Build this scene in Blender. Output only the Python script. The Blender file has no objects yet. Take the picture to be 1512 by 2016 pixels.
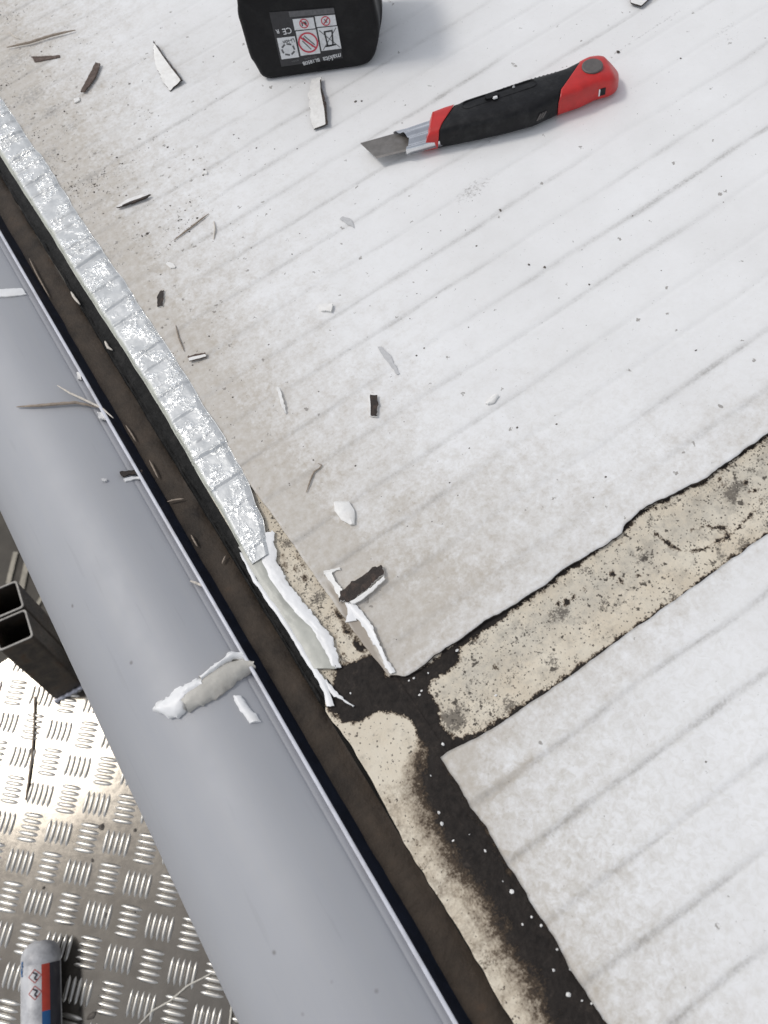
import bpy, bmesh, math, random
import numpy as np
from mathutils import Vector, Matrix

random.seed(7)
scene = bpy.context.scene
COL = scene.collection

# ------------------------------------------------------------------ camera
# world: x runs into the roof along its ribs, y along the roof edge, z up; roof sheet at z = 0
H_CAM = 0.35
FPX = 1550.0
_d1 = np.array([-2056., -2808., 1550.]); _d1 /= np.linalg.norm(_d1)
_d2 = np.array([1., -.665, 0.]); _d2[2] = -(_d1[0]*_d2[0]+_d1[1]*_d2[1])/_d1[2]; _d2 /= np.linalg.norm(_d2)
_n = np.cross(_d1, _d2)
cam = bpy.data.cameras.new('camera')
cam.sensor_fit = 'VERTICAL'; cam.sensor_height = 36.0
cam.lens = FPX/2016*36
cam.clip_start = 0.01; cam.clip_end = 200
cam.dof.use_dof = True; cam.dof.focus_distance = 0.42; cam.dof.aperture_fstop = 15
camo = bpy.data.objects.new('camera', cam); COL.objects.link(camo)
_R = np.array([[_d2[0], -_d2[1], -_d2[2]], [_d1[0], -_d1[1], -_d1[2]], [-_n[0], _n[1], _n[2]]])
camo.matrix_world = Matrix(((*_R[0], 0), (*_R[1], 0), (*_R[2], H_CAM), (0, 0, 0, 1)))
scene.camera = camo

# ------------------------------------------------------------------ light
SUN = Vector((-0.373, 0.410, 0.832)).normalized()
w = bpy.data.worlds.new('World'); scene.world = w; w.use_nodes = True
nt = w.node_tree
sky = nt.nodes.new('ShaderNodeTexSky'); sky.sky_type = 'NISHITA'; sky.sun_disc = False
sky.sun_elevation = math.asin(SUN.z)
sky.sun_rotation = math.atan2(SUN.x, SUN.y)
sky.air_density = 1.0; sky.dust_density = 1.5; sky.ozone_density = 1.0
hs = nt.nodes.new('ShaderNodeHueSaturation'); hs.inputs['Saturation'].default_value = 0.27
nt.links.new(sky.outputs[0], hs.inputs['Color'])
nt.links.new(hs.outputs[0], nt.nodes['Background'].inputs[0])
nt.nodes['Background'].inputs[1].default_value = 0.14
sun = bpy.data.lights.new('sun', 'SUN'); sun.energy = 0.85; sun.angle = math.radians(11); sun.color = (1.0, 0.95, 0.88)
suno = bpy.data.objects.new('sun', sun); COL.objects.link(suno)
suno.rotation_euler = SUN.to_track_quat('Z', 'Y').to_euler()
vs = scene.view_settings
vs.view_transform = 'Standard'; vs.look = 'None'; vs.exposure = 0.24; vs.gamma = 1.0
scene.render.resolution_x = 768; scene.render.resolution_y = 1024

# ------------------------------------------------------------------ helpers
MM = 0.001
def ray(px, py):
    r = np.array([(px-756)/FPX, (py-1008)/FPX, 1.0])
    return np.array([r @ _d2, r @ _d1, -(r @ _n)])
CAMP = np.array([0, 0, H_CAM])
def P(px, py, z=0.0):
    r = ray(px, py); t = (z-H_CAM)/r[2]
    return CAMP + r*t
def PD(px, py, d): return CAMP + ray(px, py)*d

def _hash(i, j, s):
    n = (i*374761393 + j*668265263 + s*1274126177) & 0xffffffff
    n = ((n ^ (n >> 13))*1274126177) & 0xffffffff
    return ((n ^ (n >> 16)) & 0xffff)/65535.0
def vnoise(x, y, s=0):
    x = np.asarray(x, float); y = np.asarray(y, float)
    i = np.floor(x).astype(np.int64); j = np.floor(y).astype(np.int64)
    fx = x-i; fy = y-j
    fx = fx*fx*(3-2*fx); fy = fy*fy*(3-2*fy)
    a = _hash(i, j, s); b = _hash(i+1, j, s); c = _hash(i, j+1, s); d = _hash(i+1, j+1, s)
    return (a*(1-fx)+b*fx)*(1-fy)+(c*(1-fx)+d*fx)*fy
def fbm(x, y, s=0, o=4):
    r = 0; a = .5; t = 0
    for k in range(o):
        r = r + a*vnoise(x*2**k, y*2**k, s+k*17); t += a; a *= .55
    return r/t
def sstep(a, b, x):
    t = np.clip((x-a)/(b-a), 0, 1); return t*t*(3-2*t)

def poly_sd(X, Y, poly):
    """signed distance, positive inside"""
    poly = np.asarray(poly, float); n = len(poly)
    d = np.full(X.shape, 1e9); ins = np.zeros(X.shape, bool)
    for k in range(n):
        a = poly[k]; b = poly[(k+1) % n]
        e = b-a; L = e @ e + 1e-18
        t = np.clip(((X-a[0])*e[0]+(Y-a[1])*e[1])/L, 0, 1)
        d = np.minimum(d, np.hypot(X-a[0]-t*e[0], Y-a[1]-t*e[1]))
        c = ((a[1] > Y) != (b[1] > Y)) & (X < (b[0]-a[0])*(Y-a[1])/((b[1]-a[1]) if b[1] != a[1] else 1e-12)+a[0])
        ins ^= c
    return np.where(ins, d, -d)
def line_sd(X, Y, pts, rad):
    """positive within a tapered stroke"""
    d = np.full(X.shape, -1e9)
    for k in range(len(pts)-1):
        a = np.array(pts[k]); b = np.array(pts[k+1]); e = b-a; L = e @ e + 1e-18
        t = np.clip(((X-a[0])*e[0]+(Y-a[1])*e[1])/L, 0, 1)
        r = rad[k]*(1-t)+rad[k+1]*t
        d = np.maximum(d, r-np.hypot(X-a[0]-t*e[0], Y-a[1]-t*e[1]))
    return d
def pxw(L, z=0.0): return [P(a, b, z)[:2] for a, b in L]

def mesh_obj(name, verts, faces, mats, parent=None, smooth=False, attrs=None, fmat=None):
    me = bpy.data.meshes.new(name)
    me.from_pydata([tuple(map(float, v)) for v in verts], [], [tuple(map(int, q)) for q in faces])
    if not isinstance(mats, (list, tuple)): mats = [mats]
    for m in mats: me.materials.append(m)
    if smooth: me.polygons.foreach_set('use_smooth', np.ones(len(me.polygons), bool))
    if fmat is not None: me.polygons.foreach_set('material_index', np.asarray(fmat, np.int32))
    for k, v in (attrs or {}).items():
        a = me.attributes.new(k, 'FLOAT', 'POINT'); a.data.foreach_set('value', np.asarray(v, np.float32).ravel())
    me.update()
    o = bpy.data.objects.new(name, me); COL.objects.link(o)
    if parent is not None: o.parent = parent
    return o
def bm_obj(name, bm, mats, parent=None, smooth=False):
    me = bpy.data.meshes.new(name); bm.to_mesh(me); bm.free()
    if not isinstance(mats, (list, tuple)): mats = [mats]
    for m in mats: me.materials.append(m)
    if smooth: me.polygons.foreach_set('use_smooth', np.ones(len(me.polygons), bool))
    o = bpy.data.objects.new(name, me); COL.objects.link(o)
    if parent is not None: o.parent = parent
    return o
def tag(o, label, cat, group=None):
    o['label'] = label; o['category'] = cat
    if group: o['group'] = group
    return o
def empty(name, loc=(0, 0, 0)):
    o = bpy.data.objects.new(name, None); o.empty_display_size = .01; o.location = loc; COL.objects.link(o); return o
def keep_parent(ch, par):
    ch.parent = par; ch.matrix_parent_inverse = Matrix.Translation(par.location).inverted()
def grid_faces(nu, nv):
    i = np.arange(nu-1)[:, None]; j = np.arange(nv-1)[None, :]
    a = i*nv+j
    return np.stack([a, a+nv, a+nv+1, a+1], -1).reshape(-1, 4)
def resample(pts, n):
    p = np.asarray(pts, float); s = np.r_[0, np.cumsum(np.linalg.norm(np.diff(p, axis=0), axis=1))]
    t = np.linspace(0, s[-1], n)
    return np.stack([np.interp(t, s, p[:, k]) for k in range(p.shape[1])], 1)

# ------------------------------------------------------------------ materials
def newmat(name):
    m = bpy.data.materials.new(name); m.use_nodes = True
    return m, m.node_tree, m.node_tree.nodes['Principled BSDF']
def N(nt, t, **kw):
    n = nt.nodes.new(t)
    for k, v in kw.items():
        if k in n.inputs: n.inputs[k].default_value = v
        else: setattr(n, k, v)
    return n
def L(nt, a, b): nt.links.new(a, b)
def noise(nt, scale, detail=4, rough=.55, vec=None, dist=0):
    n = N(nt, 'ShaderNodeTexNoise'); n.inputs['Scale'].default_value = scale; n.inputs['Detail'].default_value = detail
    n.inputs['Roughness'].default_value = rough; n.inputs['Distortion'].default_value = dist
    L(nt, vec if vec is not None else coord(nt), n.inputs['Vector'])
    return n.outputs['Fac']
def coord(nt):
    for n in nt.nodes:
        if n.bl_idname == 'ShaderNodeTexCoord': return n.outputs['Object']
    return nt.nodes.new('ShaderNodeTexCoord').outputs['Object']
def ramp(nt, fac, stops):
    r = N(nt, 'ShaderNodeValToRGB'); e = r.color_ramp.elements
    while len(e) > len(stops): e.remove(e[-1])
    while len(e) < len(stops): e.new(.5)
    for q, (p, c) in zip(e, stops):
        q.position = p; q.color = (*c, 1) if hasattr(c, '__len__') else (c, c, c, 1)
    L(nt, fac, r.inputs[0]); return r.outputs[0]
def maprange(nt, v, a, b, c=0., d=1.):
    m = N(nt, 'ShaderNodeMapRange'); m.inputs[1].default_value = a; m.inputs[2].default_value = b
    m.inputs[3].default_value = c; m.inputs[4].default_value = d; m.clamp = True
    L(nt, v, m.inputs[0]); return m.outputs[0]
def math_(nt, op, a, b=None):
    m = N(nt, 'ShaderNodeMath', operation=op)
    for i, q in enumerate((a, b)):
        if q is None: continue
        if isinstance(q, (int, float)): m.inputs[i].default_value = q
        else: L(nt, q, m.inputs[i])
    return m.outputs[0]
def mix(nt, fac, a, b):
    m = N(nt, 'ShaderNodeMix', data_type='RGBA')
    if isinstance(fac, (int, float)): m.inputs[0].default_value = fac
    else: L(nt, fac, m.inputs[0])
    for q, i in ((a, 6), (b, 7)):
        if isinstance(q, tuple): m.inputs[i].default_value = (*q, 1)
        else: L(nt, q, m.inputs[i])
    return m.outputs[2]
def attr(nt, name):
    a = N(nt, 'ShaderNodeAttribute', attribute_name=name); return a.outputs['Fac']
def bump(nt, bs, hgt, strength=.3, dist=.001):
    b = N(nt, 'ShaderNodeBump'); b.inputs['Strength'].default_value = strength; b.inputs['Distance'].default_value = dist
    L(nt, hgt, b.inputs['Height']); L(nt, b.outputs[0], bs.inputs['Normal']); return b

def simple(name, col, rough=.5, metal=0., var=.12, scale=400, bmp=.15, bdist=.0004, coat=0., spec=.5, dirt=None, dirt_amt=.4):
    m, t, b = newmat(name)
    n = noise(t, scale, 5)
    lo = tuple(max(0, c*(1-var)) for c in col); hi = tuple(min(1, c*(1+var)) for c in col)
    c = ramp(t, n, [(.3, lo), (.7, hi)])
    if dirt:
        f = math_(t, 'MULTIPLY', maprange(t, noise(t, scale*.35, 6, .65), .5, .7), dirt_amt)
        c = mix(t, f, c, dirt)
    L(t, c, b.inputs['Base Color'])
    b.inputs['Roughness'].default_value = rough; b.inputs['Metallic'].default_value = metal
    b.inputs['Coat Weight'].default_value = coat; b.inputs['Specular IOR Level'].default_value = spec
    if bmp: bump(t, b, noise(t, scale*2.5, 4), bmp, bdist)
    return m

def mat_membrane():
    m, t, b = newmat('white_membrane')
    big = noise(t, 14, 5, .6)
    mid = noise(t, 120, 6, .65)
    fine = noise(t, 700, 5, .6)
    mot = noise(t, 260, 4, .6, dist=1.2)
    col = ramp(t, big, [(.3, (.765, .76, .75)), (.7, (.845, .845, .842))])
    # general faint grime mottling
    col = mix(t, math_(t, 'MULTIPLY', maprange(t, mot, .42, .78), math_(t, 'ADD', math_(t, 'MULTIPLY', attr(t, 'mottle'), .9), .07)), col, (.58, .555, .50))
    # brown grime close to cuts and edge
    d = attr(t, 'dirt')
    f = maprange(t, math_(t, 'ADD', d, math_(t, 'MULTIPLY', math_(t, 'SUBTRACT', math_(t, 'ADD', math_(t, 'MULTIPLY', mid, .6), math_(t, 'MULTIPLY', noise(t, 420, 6, .7), .4)), .5), 1.7)), .06, .70)
    f = math_(t, 'MULTIPLY', f, maprange(t, d, .0, .22))
    col = mix(t, math_(t, 'MULTIPLY', f, maprange(t, noise(t, 210, 6, .72), .3, .7, .45, .9)), col, (.44, .39, .32))
    # grey dirt lying in rib lines
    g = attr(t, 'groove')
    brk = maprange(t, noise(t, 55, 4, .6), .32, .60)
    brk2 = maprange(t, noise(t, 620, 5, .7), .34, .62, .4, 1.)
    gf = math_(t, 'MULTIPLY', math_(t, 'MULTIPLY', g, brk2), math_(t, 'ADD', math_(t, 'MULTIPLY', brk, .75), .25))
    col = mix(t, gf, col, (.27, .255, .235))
    # small specks
    v = N(t, 'ShaderNodeTexVoronoi', feature='F1'); v.inputs['Scale'].default_value = 300; v.inputs['Randomness'].default_value = 1
    dn = N(t, 'ShaderNodeTexNoise'); dn.inputs['Scale'].default_value = 600; L(t, coord(t), dn.inputs['Vector'])
    va = N(t, 'ShaderNodeVectorMath', operation='MULTIPLY_ADD'); L(t, dn.outputs['Color'], va.inputs[0]); va.inputs[1].default_value = (.004, .004, .004); L(t, coord(t), va.inputs[2])
    L(t, va.outputs[0], v.inputs['Vector'])
    sepc = N(t, 'ShaderNodeSeparateColor'); L(t, v.outputs['Color'], sepc.inputs[0])
    sp = attr(t, 'speck')
    thr = math_(t, 'MULTIPLY', math_(t, 'GREATER_THAN', math_(t, 'ADD', sp, sepc.outputs[0]), .97), math_(t, 'MULTIPLY', sepc.outputs[1], .30))
    sf = math_(t, 'MULTIPLY', maprange(t, math_(t, 'SUBTRACT', math_(t, 'ADD', v.outputs['Distance'], math_(t, 'MULTIPLY', fine, .2)), thr), .08, .2, 1., 0.), .75)
    col = mix(t, sf, col, (.22, .2, .175))
    # smeared patches
    sm = maprange(t, math_(t, 'ADD', attr(t, 'smear'), math_(t, 'MULTIPLY', math_(t, 'SUBTRACT', noise(t, 480, 5, .72), .5), 2.2)), .62, 1.0)
    col = mix(t, math_(t, 'MULTIPLY', sm, .75), col, (.33, .315, .295))
    col = mix(t, attr(t, 'tan'), col, (.33, .285, .235))
    L(t, col, b.inputs['Base Color'])
    b.inputs['Roughness'].default_value = .55; b.inputs['Specular IOR Level'].default_value = .35
    hgt = math_(t, 'ADD', math_(t, 'MULTIPLY', mot, .5), math_(t, 'MULTIPLY', noise(t, 1400, 3), .35))
    bump(t, b, hgt, .22, .0006)
    return m

def mat_filler():
    m, t, b = newmat('beige_filler_with_black_adhesive')
    n1 = noise(t, 260, 6, .65); n2 = noise(t, 1100, 5, .65); n3 = noise(t, 60, 4, .6)
    beige = ramp(t, n3, [(.25, (.64, .555, .43)), (.75, (.73, .67, .555))])
    gr = maprange(t, math_(t, 'ADD', attr(t, 'grey'), math_(t, 'MULTIPLY', math_(t, 'SUBTRACT', n1, .5), 1.6)), .25, .95)
    beige = mix(t, math_(t, 'MULTIPLY', gr, .5), beige, (.36, .35, .315))
    pale = maprange(t, noise(t, 420, 5, .7), .5, .75)
    beige = mix(t, math_(t, 'MULTIPLY', pale, .25), beige, (.72, .68, .58))
    # mould dots
    for sc, amt, rad in ((430, -.02, .30), (230, -.16, .32), (900, .12, .36)):
        v = N(t, 'ShaderNodeTexVoronoi', feature='F1'); v.inputs['Scale'].default_value = sc
        dn = N(t, 'ShaderNodeTexNoise'); dn.inputs['Scale'].default_value = sc*2.2; L(t, coord(t), dn.inputs['Vector'])
        va = N(t, 'ShaderNodeVectorMath', operation='MULTIPLY_ADD'); L(t, dn.outputs['Color'], va.inputs[0]); va.inputs[1].default_value = (1.1/sc,)*3; L(t, coord(t), va.inputs[2])
        L(t, va.outputs[0], v.inputs['Vector'])
        s = N(t, 'ShaderNodeSeparateColor'); L(t, v.outputs['Color'], s.inputs[0])
        on = math_(t, 'GREATER_THAN', math_(t, 'ADD', math_(t, 'ADD', attr(t, 'dots'), amt), s.outputs[0]), 1.0)
        rr = math_(t, 'MULTIPLY', math_(t, 'MULTIPLY', s.outputs[1], rad), on)
        f = maprange(t, math_(t, 'SUBTRACT', math_(t, 'ADD', v.outputs['Distance'], math_(t, 'MULTIPLY', math_(t, 'SUBTRACT', n2, .5), .35)), rr), -.02, .12, 1., 0.)
        f = math_(t, 'MULTIPLY', f, on)
        beige = mix(t, math_(t, 'MULTIPLY', f, .9), beige, (.05, .042, .034))
    clus = maprange(t, math_(t, 'ADD', math_(t, 'ADD', noise(t, 95, 3, .6), math_(t, 'MULTIPLY', n2, .55)), math_(t, 'MULTIPLY', attr(t, 'dots'), .22)), .96, 1.06)
    sm_ = maprange(t, math_(t, 'ADD', noise(t, 130, 5, .7), math_(t, 'MULTIPLY', attr(t, 'dots'), .12)), .56, .76)
    beige = mix(t, math_(t, 'MULTIPLY', sm_, .34), beige, (.2, .175, .145))
    beige = mix(t, math_(t, 'MULTIPLY', clus, .8), beige, (.09, .078, .066))
    # black adhesive: signed distance (mm) broken by noise, with a wide brown haze where 'fuzz' is high
    sd = attr(t, 'black'); fz = attr(t, 'fuzz')
    na = math_(t, 'MULTIPLY', math_(t, 'SUBTRACT', n1, .5), math_(t, 'ADD', 8.0, math_(t, 'MULTIPLY', fz, 12.)))
    nb = math_(t, 'MULTIPLY', math_(t, 'SUBTRACT', n2, .5), math_(t, 'ADD', 4.0, math_(t, 'MULTIPLY', fz, 7.)))
    v0 = math_(t, 'ADD', sd, math_(t, 'ADD', na, nb))
    wid = math_(t, 'ADD', .6, math_(t, 'MULTIPLY', fz, 6.5))
    bf = math_(t, 'DIVIDE', math_(t, 'ADD', v0, wid), math_(t, 'MULTIPLY', wid, 2.))
    cl = N(t, 'ShaderNodeClamp'); L(t, bf, cl.inputs[0])
    blk = ramp(t, n1, [(.3, (.009, .007, .006)), (.6, (.024, .019, .016)), (.75, (.05, .040, .032))])
    brown = mix(t, cl.outputs[0], (.24, .165, .1), blk)
    col = mix(t, maprange(t, cl.outputs[0], 0., .75), beige, brown)
    L(t, col, b.inputs['Base Color'])
    b.inputs['Roughness'].default_value = .66; b.inputs['Specular IOR Level'].default_value = .22
    bump(t, b, math_(t, 'ADD', n2, math_(t, 'MULTIPLY', cl.outputs[0], .8)), .45, .0006)
    return m

def mat_foil():
    m, t, b = newmat('crinkled_silver_foil')
    n1 = noise(t, 300, 4, .6); n2 = noise(t, 820, 3, .65)
    c = ramp(t, noise(t, 90, 5, .65), [(.3, (.47, .485, .49)), (.7, (.64, .65, .65))])
    patch = math_(t, 'MULTIPLY', maprange(t, noise(t, 95, 4, .6), .47, .56), maprange(t, noise(t, 420, 4, .65), .38, .54))
    e = attr(t, 'edge')
    c = mix(t, math_(t, 'MULTIPLY', patch, .8), c, (.86, .865, .85))
    c = mix(t, e, c, (.56, .57, .50))
    L(t, c, b.inputs['Base Color'])
    ne = math_(t, 'SUBTRACT', 1., e)
    L(t, math_(t, 'MULTIPLY', ne, math_(t, 'ADD', .28, math_(t, 'MULTIPLY', patch, .68))), b.inputs['Metallic'])
    L(t, math_(t, 'SUBTRACT', .44, math_(t, 'MULTIPLY', patch, .28)), b.inputs['Roughness'])
    fin = math_(t, 'MULTIPLY', math_(t, 'ADD', math_(t, 'MULTIPLY', n1, .35), math_(t, 'MULTIPLY', n2, .55)), math_(t, 'ADD', .2, math_(t, 'MULTIPLY', patch, .8)))
    bump(t, b, fin, .8, .0009)
    return m

def mat_greypaint():
    m, t, b = newmat('grey_vehicle_paint')
    c = ramp(t, noise(t, 9, 4), [(.3, (.345, .352, .374)), (.7, (.378, .385, .405))])
    v = N(t, 'ShaderNodeTexVoronoi', feature='F1'); v.inputs['Scale'].default_value = 70; L(t, coord(t), v.inputs['Vector'])
    s = N(t, 'ShaderNodeSeparateColor'); L(t, v.outputs['Color'], s.inputs[0])
    f = math_(t, 'MULTIPLY', maprange(t, v.outputs['Distance'], .03, .09, 1., 0.), math_(t, 'GREATER_THAN', s.outputs[0], .8))
    c = mix(t, math_(t, 'MULTIPLY', f, .6), c, (.12, .11, .1))
    mp = N(t, 'ShaderNodeMapping'); mp.inputs['Scale'].default_value = (1, .07, 1); L(t, coord(t), mp.inputs['Vector'])
    film = maprange(t, noise(t, 260, 6, .7, mp.outputs[0]), .42, .75)
    c = mix(t, math_(t, 'MULTIPLY', maprange(t, noise(t, 300, 3, .5, mp.outputs[0]), .66, .72), .10), c, (.2, .2, .21))
    c = mix(t, math_(t, 'MULTIPLY', film, .16), c, (.42, .41, .39))
    L(t, c, b.inputs['Base Color'])
    L(t, maprange(t, noise(t, 60, 5, .65), .3, .7, .46, .54), b.inputs['Roughness'])
    b.inputs['Metallic'].default_value = .08; b.inputs['Specular IOR Level'].default_value = .3
    return m

def mat_channel():
    m, t, b = newmat('brown_channel_dirt')
    n = noise(t, 60, 6, .65); n2 = noise(t, 500, 5, .6)
    c = ramp(t, n, [(.28, (.016, .0115, .0085)), (.45, (.038, .028, .020)), (.62, (.056, .041, .029)), (.78, (.085, .05, .03))])
    f = maprange(t, n2, .62, .8)
    c = mix(t, math_(t, 'MULTIPLY', f, .2), c, (.12, .09, .065))
    L(t, c, b.inputs['Base Color']); b.inputs['Roughness'].default_value = .6; b.inputs['Specular IOR Level'].default_value = .25
    bump(t, b, n2, .4, .001)
    return m

def mat_plate():
    m, t, b = newmat('aluminium_tread')
    n = noise(t, 25, 5, .6); n2 = noise(t, 220, 6, .65)
    c = ramp(t, n, [(.3, (.118, .108, .095)), (.7, (.170, .157, .138))])
    f = maprange(t, noise(t, 55, 6, .7), .52, .75)
    c = mix(t, math_(t, 'MULTIPLY', f, .5), c, (.08, .072, .06))
    L(t, c, b.inputs['Base Color'])
    b.inputs['Metallic'].default_value = .88
    L(t, maprange(t, n2, .3, .7, .10, .19), b.inputs['Roughness'])
    bump(t, b, n2, .06, .0005)
    return m

def mat_steel():
    m, t, b = newmat('bare_steel_tube')
    n = noise(t, 60, 6, .65, dist=.5); n2 = noise(t, 500, 5)
    c = ramp(t, n, [(.35, (.055, .048, .043)), (.55, (.105, .086, .068)), (.72, (.105, .06, .034))])
    L(t, c, b.inputs['Base Color']); b.inputs['Metallic'].default_value = .5
    L(t, maprange(t, n2, .3, .7, .32, .55), b.inputs['Roughness'])
    bump(t, b, n2, .2, .0005)
    return m

M_MEM = mat_membrane(); M_FIL = mat_filler(); M_FOIL = mat_foil(); M_GREY = mat_greypaint()
M_CHAN = mat_channel(); M_PLATE = mat_plate(); M_STEEL = mat_steel()
M_NAVY = simple('dark_navy_paint', (.010, .014, .024), .35, spec=.35, var=.3, scale=120, bmp=.2)
M_LIP = simple('pale_lip_paint', (.58, .59, .64), .35, var=.1, scale=150, dirt=(.25, .22, .2), dirt_amt=.5)
M_RUB = simple('black_rubber_sealant', (.009, .009, .0085), .6, spec=.15, var=.4, scale=300, bmp=.6, bdist=.001, dirt=(.04, .038, .036), dirt_amt=.5)
M_SEAL = simple('white_sealant', (.82, .82, .82), .4, var=.05, scale=120, bmp=.15, bdist=.0005, dirt=(.62, .6, .56), dirt_amt=.4)
M_GREEN = simple('greenish_grey_seal_strip', (.47, .47, .42), .4, var=.08, scale=160, bmp=.25, dirt=(.3, .3, .27), dirt_amt=.6)
M_CREAM = simple('cream_old_sealant', (.50, .48, .435), .55, var=.12, scale=160, bmp=.4, bdist=.0008, dirt=(.33, .29, .24), dirt_amt=.5)
M_FLAKE = simple('white_flake', (.80, .79, .765), .55, var=.07, scale=300, bmp=.4, bdist=.0005, dirt=(.5, .46, .4), dirt_amt=.35)
M_BLK = simple('black_adhesive_flake', (.028, .020, .016), .7, var=.4, scale=700, bmp=.7, bdist=.0006, dirt=(.12, .075, .055), dirt_amt=.6)
M_BRN = simple('dark_brown_strip', (.085, .055, .042), .7, var=.4, scale=700, bmp=.6, bdist=.0005, dirt=(.25, .2, .17), dirt_amt=.5)
M_TWIG = simple('dry_stalk', (.30, .245, .195), .7, var=.25, scale=500)
M_PALETWIG = simple('pale_stalk', (.62, .57, .5), .6, var=.15, scale=500)
M_GREYMARK = simple('grey_scrap', (.53, .53, .53), .7, var=.1, scale=500)
M_BBODY = simple('black_battery_plastic', (.004, .004, .005), .45, spec=.25, var=.3, scale=260, bmp=.25, bdist=.0004, dirt=(.018, .018, .018), dirt_amt=.5)
M_BSIDE = simple('dark_grey_battery_side', (.045, .045, .045), .5, var=.3, scale=260, bmp=.25, dirt=(.11, .105, .1), dirt_amt=.5)
M_PRINTW = simple('label_white_print', (.66, .67, .68), .4, var=.06, scale=700, bmp=.05, dirt=(.3, .3, .3), dirt_amt=.4)
M_PRINTK = simple('label_black_print', (.022, .022, .025), .35, var=.2, scale=600, bmp=.05)
M_PRINTG = simple('label_grey_print', (.10, .10, .105), .4, var=.2, scale=600, bmp=.05)
M_PRINTR = simple('label_red_print', (.50, .04, .07), .4, var=.1, scale=600, bmp=.05)
M_RED = simple('red_knife_plastic', (.50, .022, .020), .36, var=.1, scale=200, bmp=.12, bdist=.0003, dirt=(.26, .02, .018), dirt_amt=.3)
M_KBLK = simple('black_knife_grip', (.008, .008, .009), .46, spec=.25, var=.3, scale=300, bmp=.3, bdist=.0003, dirt=(.04, .04, .04), dirt_amt=.5)
M_KDISC = simple('grey_knife_disc', (.10, .09, .085), .5, var=.15, scale=400)
M_CHROME = simple('bright_knife_sleeve', (.72, .73, .75), .16, metal=1., var=.06, scale=200, bmp=.15, bdist=.0004)
M_BLADE = simple('dull_steel_blade', (.27, .255, .24), .42, metal=.75, var=.2, scale=160, bmp=.1, dirt=(.13, .11, .09), dirt_amt=.5)
M_CANW = simple('scuffed_white_can', (.52, .52, .53), .42, var=.12, scale=90, bmp=.2, dirt=(.15, .15, .165), dirt_amt=.8)
M_CANR = simple('can_red_band', (.42, .045, .025), .4, var=.1, scale=200, bmp=.05)
M_CANB = simple('can_blue_band', (.015, .09, .24), .4, var=.1, scale=200, bmp=.05)
M_CANK = simple('can_dark_print', (.03, .03, .04), .4, var=.1, scale=200, bmp=.05)
M_GROUND = simple('dark_brown_floor', (.062, .054, .043), .75, var=.25, scale=18, bmp=.3, bdist=.003, dirt=(.11, .1, .08), dirt_amt=.4)
M_LINE = simple('pale_floor_line', (.36, .33, .27), .8, var=.2, scale=60)
M_BAR = simple('worn_tread_bar', (.56, .54, .50), .3, metal=.9, var=.2, scale=150, bmp=.15, bdist=.0004, dirt=(.2, .185, .16), dirt_amt=.7)
M_CRUMB = simple('dark_crumb', (.13, .115, .10), .8, var=.4, scale=900)
M_CUT = simple('cut_steel_edge', (.34, .325, .30), .45, metal=.5, var=.2, scale=400)
M_STRING = simple('pale_string', (.6, .57, .5), .7, var=.15, scale=800)

# ------------------------------------------------------------------ setting below
def plane(name, x0, x1, y0, y1, z, mat):
    return mesh_obj(name, [(x0, y0, z), (x1, y0, z), (x1, y1, z), (x0, y1, z)], [(0, 1, 2, 3)], mat)
Z_GROUND = -1.0
g = plane('ground', -30, 30, -30, 30, Z_GROUND, M_GROUND); g['kind'] = 'structure'
def floor_line(pts, wid):
    a = P(*pts[0], Z_GROUND); b = P(*pts[1], Z_GROUND); d = b-a; d /= np.linalg.norm(d); s = np.array([-d[1], d[0], 0])*wid/2
    z = np.array([0, 0, .004])
    o = mesh_obj('floor_line', [a-s+z, b-s+z, b+s+z, a+s+z], [(0, 1, 2, 3)], M_LINE); o['kind'] = 'structure'
floor_line([(33, 1088), (18, 1150)], .010)
floor_line([(58, 1095), (43, 1165)], .012)
floor_line([(92, 1165), (70, 1200)], .008)

# ------------------------------------------------------------------ tread plate
Z_PL = -0.38
TH = .004
plate = empty('tread_plate', (-.5, 0, Z_PL)); tag(plate, 'bare aluminium five-bar tread plate platform below the grey roof edge', 'tread plate')
def box_mesh(x0, x1, y0, y1, z0, z1, bev=0.):
    bm = bmesh.new(); bmesh.ops.create_cube(bm, size=1)
    for v in bm.verts:
        v.co = ((x0+x1)/2+v.co.x*(x1-x0), (y0+y1)/2+v.co.y*(y1-y0), (z0+z1)/2+v.co.z*(z1-z0))
    if bev: bmesh.ops.bevel(bm, geom=bm.edges[:], offset=bev, segments=2, affect='EDGES', profile=.5)
    return bm
yedge = float(P(15, 1295, Z_PL)[1])
sheet_o = bm_obj('sheet', box_mesh(-1.0, -.17, -.75, yedge, Z_PL-TH, Z_PL, .001), M_PLATE); keep_parent(sheet_o, plate)
for (xa, ya) in ((-.98, -.73), (-.98, yedge-.05), (-.23, -.73), (-.23, yedge-.05)):
    keep_parent(bm_obj('leg', box_mesh(xa, xa+.04, ya, ya+.04, Z_GROUND+.001, Z_PL-TH-.0005, .002), M_STEEL), plate)
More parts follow.
